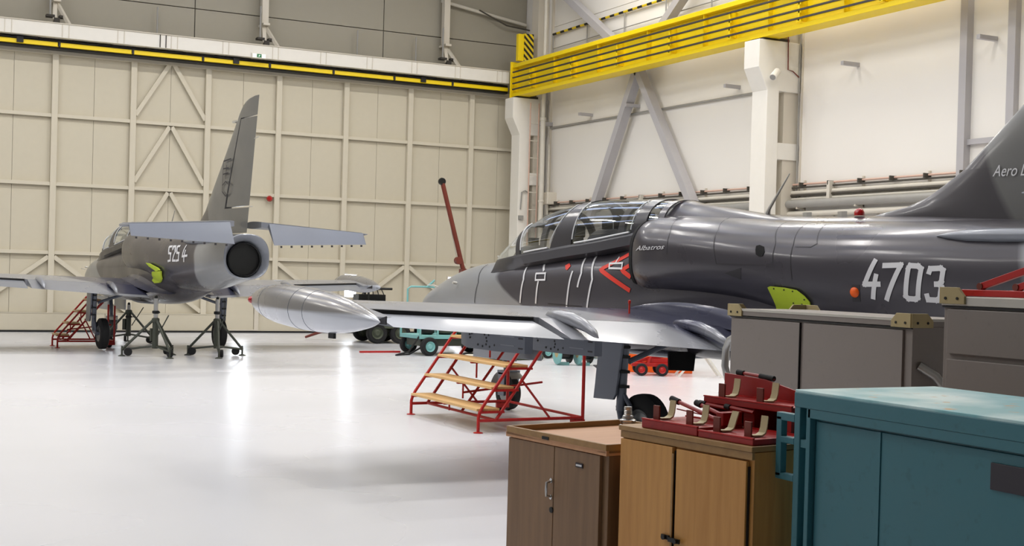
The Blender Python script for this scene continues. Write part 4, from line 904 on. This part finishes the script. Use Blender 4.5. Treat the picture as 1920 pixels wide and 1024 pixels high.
# ================================================================== red stairs
def stairs(label, loc, rz, wd, n, rise, run, tread, base):
    o = thing('access_stairs', label, 'stairs', loc, rz)
    top = rise*n+.02; xt = run*(n-1); back = base
    for y in (0, wd):
        MB().tube([(0, y, .012), (0, y, rise-.07), (.015, y, rise-.02), (.05, y, rise+.05), (xt+.06, y, top+.05)], .019, 10).done('front_stringer', 'red_paint', o, 40)
        MB().tube([(tread+.05-.1, y, .14), (tread+.05-.1+(top-.14)/rise*run, y, top)], .019, 10).done('rear_stringer', 'red_paint', o, 40)
        MB().lathe([(.055, 0), (.055, .008), (.02, .016)], (0, y, 0)).done('foot_plate', 'red_paint', o, 40)
        MB().tube([(0, y, .14), (back, y, .14)], .019, 10).done('base_tube', 'red_paint', o, 40)
        MB().tube([(back, y, .1), (back, y, .9)], .021, 10).done('rear_post', 'red_paint', o, 40)
        MB().box(back-.16, back+.02, y-.02, y+.02, .06, .12).done('castor_bracket', 'red_paint', o)
        MB().lathe([(.03, -.016), (.06, -.014), (.06, .014), (.03, .016)], (back-.1, y, .062), (0, 1, 0), 18).done('castor', 'rubber', o, 40)
        MB().tube([(back*.68, y, .14), (tread+.05+run*1.2, y, .14+rise*1.9)], .014, 8).done('brace', 'red_paint', o, 40)
    for y in (wd*.52,):
        MB().tube([(tread, y, .06+.08), (tread+(top-.14)/rise*run, y, top-.06)], .017, 8).done('middle_stringer', 'red_paint', o, 40)
        MB().tube([(tread, y, .14+rise*.9), (back, y, .2+rise*1.1)], .014, 8).done('brace', 'red_paint', o, 40)
    parts(MB().tube([(tread-.05, 0, .14), (tread-.05, wd, .14)], .017, 8).tube([(back, 0, .14), (back, wd, .14)], .017, 8), 'cross_tube', 'red_paint', o, 40)
    for i in range(n):
        z = rise*(i+1); x = run*i
        MB().box(x-.02, x+tread, -.0+.01, wd-.03, z+.0, z+.03).done('step_board', 'step_wood', o, bevel=.004)
        for y in (0, wd): MB().box(x+.0, x+tread+.05, y-.018, y+.018, z-.024, z-.0).done('step_bracket', 'red_paint', o)
        MB().box(x+.02, x+tread-.02, wd*.52-.02, wd*.52+.02, z-.024, z).tube([(x+.1, wd*.52, z-.02), (x+.1, wd*.52, max(.15, z-.2))], .012, 8).done('step_bracket', 'red_paint', o)
    return o
stairs('red tube access stairs with pale wooden steps beside jet 4703', (6.38, 13.15, 0), 0, 1.95, 5, .245, .175, .27, 1.36)
stairs('small red access stairs beside the nose of jet 5254', (3.98, 28.48, 0), 0, .75, 4, .25, .21, .24, 1.15)

# ================================================================== jacks
def jack(label, loc, rz, h):
    o = thing('tripod_jack', label, 'jack', loc, rz, 'aircraft jacks under jet 5254')
    MB().tube([(0, 0, .16), (0, 0, .72)], .058, 14).lathe([(.075, .68), (.075, .74), (.05, .76)]).done('body', 'jack_green', o, 40)
    MB().tube([(0, 0, .7), (0, 0, h-.06)], .042, 14).done('ram', 'alu', o, 40)
    MB().lathe([(.055, h-.36), (.07, h-.35), (.07, h-.31), (.055, h-.3)]).bar((0, 0, h-.33), (.16, 0, h-.33), .02).done('lock_collar', 'black_metal', o, 40)
    MB().lathe([(.03, h-.06), (.03, h-.02), (.0, h)]).done('ball_head', 'black_metal', o, 40)
    for k in range(3):
        a = 2*PI*k/3; c, s = math.cos(a), math.sin(a); r = .62
        MB().tube([(.06*c, .06*s, .7), (r*c, r*s, .13)], .026, 8).tube([(.06*c, .06*s, .2), (r*c, r*s, .13)], .02, 8).done('leg', 'jack_green', o, 40)
        MB().tube([(r*c, r*s, .2), (r*c, r*s, .01)], .018, 8).lathe([(.075, 0), (.07, .012), (.03, .03)], (r*c, r*s, 0)).done('foot', 'jack_green', o, 40)
        r2 = .5; MB().lathe([(.03, -.03), (.075, -.03), (.08, 0), (.075, .03), (.03, .03)], (r2*c-.06*s, r2*s+.06*c, .09), (-s, c, 0), 18).done('wheel', 'rubber', o, 40)
    MB().tube([(.08, 0, .4), (.3, .12, .82)], .012, 6).box(-.12, -.05, -.06, .06, .3, .55).done('pump_lever', 'jack_green', o, 40)
    return o
jack('tripod aircraft jack under the left rear fuselage of jet 5254', (5.42, 25.75, 0), R(-75), 1.2)
jack('tripod aircraft jack under the right rear fuselage of jet 5254', (6.62, 25.7, 0), R(-100), 1.2)
jack('tripod aircraft jack under the nose section of jet 5254', (5.75, 30.2, 0), R(-40), .93)

# ================================================================== carts and gear by the door
def wheel(par, x, y, r, w, hubm='teal_light', ax=(0, 1, 0), nm='wheel'):
    wh = MB().lathe([(r*.5, -w*.2), (r*.58, -w*.48), (r*.85, -w*.5), (r, -w*.3), (r, w*.3), (r*.85, w*.5), (r*.58, w*.48), (r*.5, w*.2)], (x, y, r), ax, 24).done(nm, 'rubber', par, 40)
    MB().lathe([(0, -w*.42), (r*.2, -w*.5), (r*.4, -w*.3), (r*.56, -w*.52), (r*.56, w*.52), (r*.4, w*.3), (r*.2, w*.5), (0, w*.42)], (x, y, r), ax, 20).done('wheel_hub', hubm, wh, 40)
tr = thing('equipment_trailer', 'dark olive equipment trailer with a rusty tow bar on the floor', 'trailer', (11.32, 29.9, 0), R(-4))
MB().box(0, 2.4, 0, 1.3, .42, .98).done('body', 'olive', tr, bevel=.02)
MB().box(-.02, 2.42, -.02, 1.32, .38, .44).box(.55, .6, -.02, 0, .44, .98).box(1.5, 1.55, -.02, 0, .44, .98).done('frame', 'olive', tr)
for x in (.35, .95, 2.0):
    for y in (.05, 1.25): wheel(tr, x, y, .26, .16, 'olive')
MB().tube([(0, .65, .45), (-.5, 1.3, .3), (-.95, 1.95, .05)], [.05, .045, .03], 8).tube([(0, .3, .45), (-.5, 1.3, .3)], .03, 8).done('tow_bar', 'rust_red', tr, 40)
MB().tube([(.2, .3, .98), (.2, .3, 1.35), (.8, .3, 1.35)], .03, 8).box(.0, .7, .5, 1.0, .98, 1.2).done('top_gear', 'black_metal', tr, 40)
for i in range(5): MB().tube([(.0+i*.14, .2, 1.2), (.25+i*.1, .8, 1.38)], .015, 6).done('guard_bar', 'black_metal', tr, 40)
ct = thing('equipment_cart', 'light teal equipment cart with rails and rubber wheels', 'cart', (10.95, 25.55, 0), R(3))
MB().box(0, 2.3, 0, 1.0, .36, .44).done('deck', 'teal_light', ct, bevel=.006)
for x in (.0, .42, .85, 1.28, 1.7, 2.27): MB().box(x, x+.035, 0, .035, .44, .92).box(x, x+.035, .965, 1.0, .44, .92).done('post', 'teal_light', ct)
MB().box(0, 2.3, 0, .035, .9, .935).box(0, 2.3, .965, 1, .9, .935).done('rail', 'teal_light', ct)
MB().tube([(.12, .9, .9), (.12, .9, 1.42), (.2, .9, 1.47), (.75, .9, 1.47), (.82, .9, 1.42), (.82, .9, .9)], .022, 8).tube([(.6, .9, 1.47), (.75, .85, 1.62)], .025, 8).done('push_handle', 'teal_light', ct, 40)
for x in (.22, 1.75):
    for y in (-.02, 1.0): wheel(ct, x, y, .2, .14)
MB().box(.1, 2.1, .15, .85, .2, .34).done('undercarriage', 'jack_green', ct)
for k, (x, y, r) in enumerate(((.35, .35, .16), (.8, .4, .2), (1.2, .35, .17), (1.6, .5, .2), (2.0, .4, .16))):
    MB().lathe([(r*.6, 0), (r, .04), (r, .22), (r*.7, .3), (r*.3, .4), (0, .41)], (x, y, .44), n=16).done('machine_unit', ('black_metal', 'jack_green', 'olive')[k % 3], ct, 40)
MB().tube([(.1, .1, .5), (-.3, -.1, .1), (-.5, .1, .015), (-.1, .3, .015), (.2, .2, .2)], .02, 8).done('hose', 'rubber', ct, 40)
tag(MB().box(-.9, .05, .0, .06, .0, .04).done('floor_bar', 'red_paint', None, bevel=.004, loc=(10.9, 26.6, 0)), 'red steel bar lying on the floor beside the teal cart', 'bar')
bo = thing('boom_hoist', 'tall rust-red boom hoist leaning up before the hangar door', 'hoist', (14.5, 31.0, 0))
MB().tube([(.3, 0, .75), (-.03, 0, 1.9)], .085, 12).tube([(-.03, 0, 1.9), (-.68, 0, 4.12)], .06, 12).done('boom', 'rust_red', bo, 40)
MB().lathe([(.0, -.05), (.09, -.05), (.1, 0), (.09, .05), (0, .05)], (-.7, 0, 4.17), (0, 1, 0), 18).done('head_sheave', 'black_metal', bo, 40)
MB().lathe([(.1, -.07), (.1, .07)], (-.17, -.0, 2.12), (0, 1, 0), 14).box(-.1, .06, -.1, .1, 1.75, 1.9).box(-.06, .1, -.1, .1, 1.5, 1.6).done('winch', 'rust_red', bo, 40)
MB().tube([(-.7, 0, 4.15), (-.2, .02, 2.15)], .006, 5).done('cable', 'pipe_grey', bo)
MB().box(-.5, 1.0, -.5, .5, .22, .4).box(.1, .5, -.2, .2, .4, .9).done('chassis', 'rust_red', bo, bevel=.01)
for x in (-.35, .85):
    for y in (-.5, .5): wheel(bo, x, y, .2, .12, 'rust_red')
# hose reels, tubes, pallet under the wing
rl = thing('hose_reel', 'pair of dark hose reels with pale blue rims on a low stand', 'reel', (12.9, 22.75, 0), R(-20))
for x in (0, .42):
    c = MB().lathe([(.08, -.14), (.2, -.14), (.21, -.12), (.12, -.11), (.12, .11), (.21, .12), (.2, .14), (.08, .14)], (x, 0, .24), (1, .25, 0), 24).done('drum', 'black_metal', rl, 40)
    MB().lathe([(.19, -.15), (.225, -.145), (.225, -.12), (.19, -.125)], (x, 0, .24), (1, .25, 0), 24).done('rim', 'teal_light', c, 40)
    MB().box(x-.12, x+.12, -.05, .05, 0, .06).done('stand', 'teal_light', rl)
    MB().lathe([(.0, -.16), (.09, -.15), (.09, -.1)], (x, 0, .24), (1, .25, 0), 16).done('hub', 'ply', c, 40)
for i, (x, y, L, r, m, lb) in enumerate(((11.6, 24.6, 1.6, .05, 'pipe_white', 'pale'), (11.7, 24.3, 1.5, .04, 'beige_strap', 'beige'), (11.9, 24.0, 1.3, .06, 'olive', 'olive'))):
    tag(MB().tube([(0, 0, r), (L, .2, r)], r, 10).done('floor_tube', m, None, 40, loc=(x, y, 0)), '%s tube lying on the floor behind the access stairs' % lb, 'tube')
sh = thing('engine_stand', 'low teal engine stand with olive covers behind the access stairs', 'stand', (13.4, 24.6, 0), R(-10))
MB().box(0, 1.6, 0, .7, .2, .27).done('frame', 'teal_light', sh)
for x in (.15, 1.45):
    for y in (.0, .7): wheel(sh, x, y, .13, .08)
for k, x in enumerate((.1, .6, 1.1)): MB().loft([[(x+.4*u, .1+.5*v, .27+h) for u, v in ((0, 0), (1, 0), (1, 1), (0, 1))] for h in (0, .12, .2)]+[[(x+.08+.24*u, .2+.3*v, .5) for u, v in ((0, 0), (1, 0), (1, 1), (0, 1))]], True, True, True).done('cover', ('olive', 'jack_green', 'ply')[k], sh, bevel=.02)
mt_ = thing('floor_mat', 'dark grey mat with a raised edge on the floor behind the wing', 'mat', (13.2, 21.95, 0), R(-25))
MB().box(0, 1.1, 0, .6, 0, .02).done('sheet', 'plate_black', mt_); MB().tube([(0, 0, .03), (1.1, 0, .03)], .03, 8).done('rolled_edge', 'rubber', mt_, 40)
pt = thing('wooden_pallet', 'worn wooden pallet with loose metal parts under the wing', 'pallet', (14.3, 22.25, 0), R(-30))
for i in range(4): MB().box(0, .8, i*.17, i*.17+.12, .07, .09).done('board', 'rim_wood', pt)
for i in range(3): MB().box(i*.36, i*.36+.08, 0, .63, 0, .07).done('bearer', 'rim_wood', pt)
MB().lathe([(.1, .09), (.12, .12), (.1, .2), (.04, .26), (0, .26)], (.3, .3, 0)).tube([(.5, .2, .12), (.7, .5, .2)], .03, 8).done('metal_part', 'copper', pt, 40)
tf = thing('teal_locker', 'small light teal locker with a yellow strap behind the wing', 'locker', (15.0, 23.4, 0), R(-30))
MB().box(0, .7, 0, .5, .1, 1.1).done('body', 'teal_light', tf, bevel=.01); MB().box(.05, .65, -.012, 0, .15, .72).done('opening', 'soft_black', tf)
MB().bar((.0, -.02, .62), (.7, -.02, .5), .02, .03).done('strap', 'yellow', tf); MB().bar((.08, -.04, .12), (.16, -.04, 1.1), .03, .05).done('red_post', 'red_paint', tf)
for x in (.08, .62): MB().lathe([(.05, 0), (.05, .1)], (x, .25, 0), n=12).done('foot', 'rubber', tf)
# orange crates, dollies, trestle
for k, (z, h, lb) in enumerate(((0, .34, 'lower'), (.37, .62, 'upper'))):
    oc = thing('orange_crate', '%s orange equipment crate of the stack by the right wall' % lb, 'crate', (13.22, 20.95, z), R(-27))
    MB().box(0, 1.3, 0, .8, 0, h).done('body', 'orange', oc, bevel=.015)
    MB().box(-.01, 1.31, -.015, 0, h-.05, h-.01).box(.3, .34, -.012, 0, .03, h-.06).box(.95, .99, -.012, 0, .03, h-.06).done('rib', 'orange', oc)
    if k == 0: MB().box(0, 1.3, .02, .12, h, h+.03).box(0, 1.3, .65, .75, h, h+.03).done('batten', 'rim_wood', oc)
dl_ = thing('transport_dolly', 'low red transport dolly with red-hubbed wheels before orange crates', 'dolly', (12.88, 20.15, 0), R(-27))
MB().box(0, .72, .08, .16, .17, .23).box(0, .72, .45, .53, .17, .23).box(.1, .18, .16, .45, .17, .23).box(.54, .62, .16, .45, .17, .23).done('frame', 'red_paint', dl_, bevel=.004)
for x in (.18, .56):
    for y in (.03, .58): wheel(dl_, x, y, .115, .07, 'red_paint')
MB().tube([(.3, .1, .2), (.42, .1, .55), (.5, .1, .6)], .02, 8).box(.3, .7, .15, .45, .23, .31).bar((.1, .3, .25), (.6, .3, .36), .06).done('cradle', 'red_paint', dl_, 40)
ts = thing('white_trestle', 'white folding trestle frame with plank beside the red dolly', 'trestle', (13.66, 19.78, 0), R(-27))
for y in (0, .5):
    MB().bar((0, y, 0), (.42, y, .52), .05, .035).done('leg', 'white_paint', ts); MB().bar((.8, y, 0), (.42, y, .52), .05, .035).done('leg', 'white_paint', ts)
MB().box(.38, .46, -.05, .55, .5, .55).bar((.12, .02, .14), (.12, .5, .14), .03).done('cross_bar', 'white_paint', ts)
MB().lathe([(.045, -.02), (.045, .02)], (.17, -.03, .16), (0, 1, 0), 14).done('end_knob', 'black', ts)
tag(MB().box(-.4, 1.3, 0, .16, 0, .035).done('wood_plank', 'step_wood', None, bevel=.004, loc=tuple(wc(ts, .0, .56, .5)) ), 'pale wooden plank lying across the white trestle', 'plank')
bpy.data.objects['wood_plank'].rotation_euler[2] = R(-27)
bpy.data.objects['wood_plank'].location = wc(ts, -.2, .12, .551)
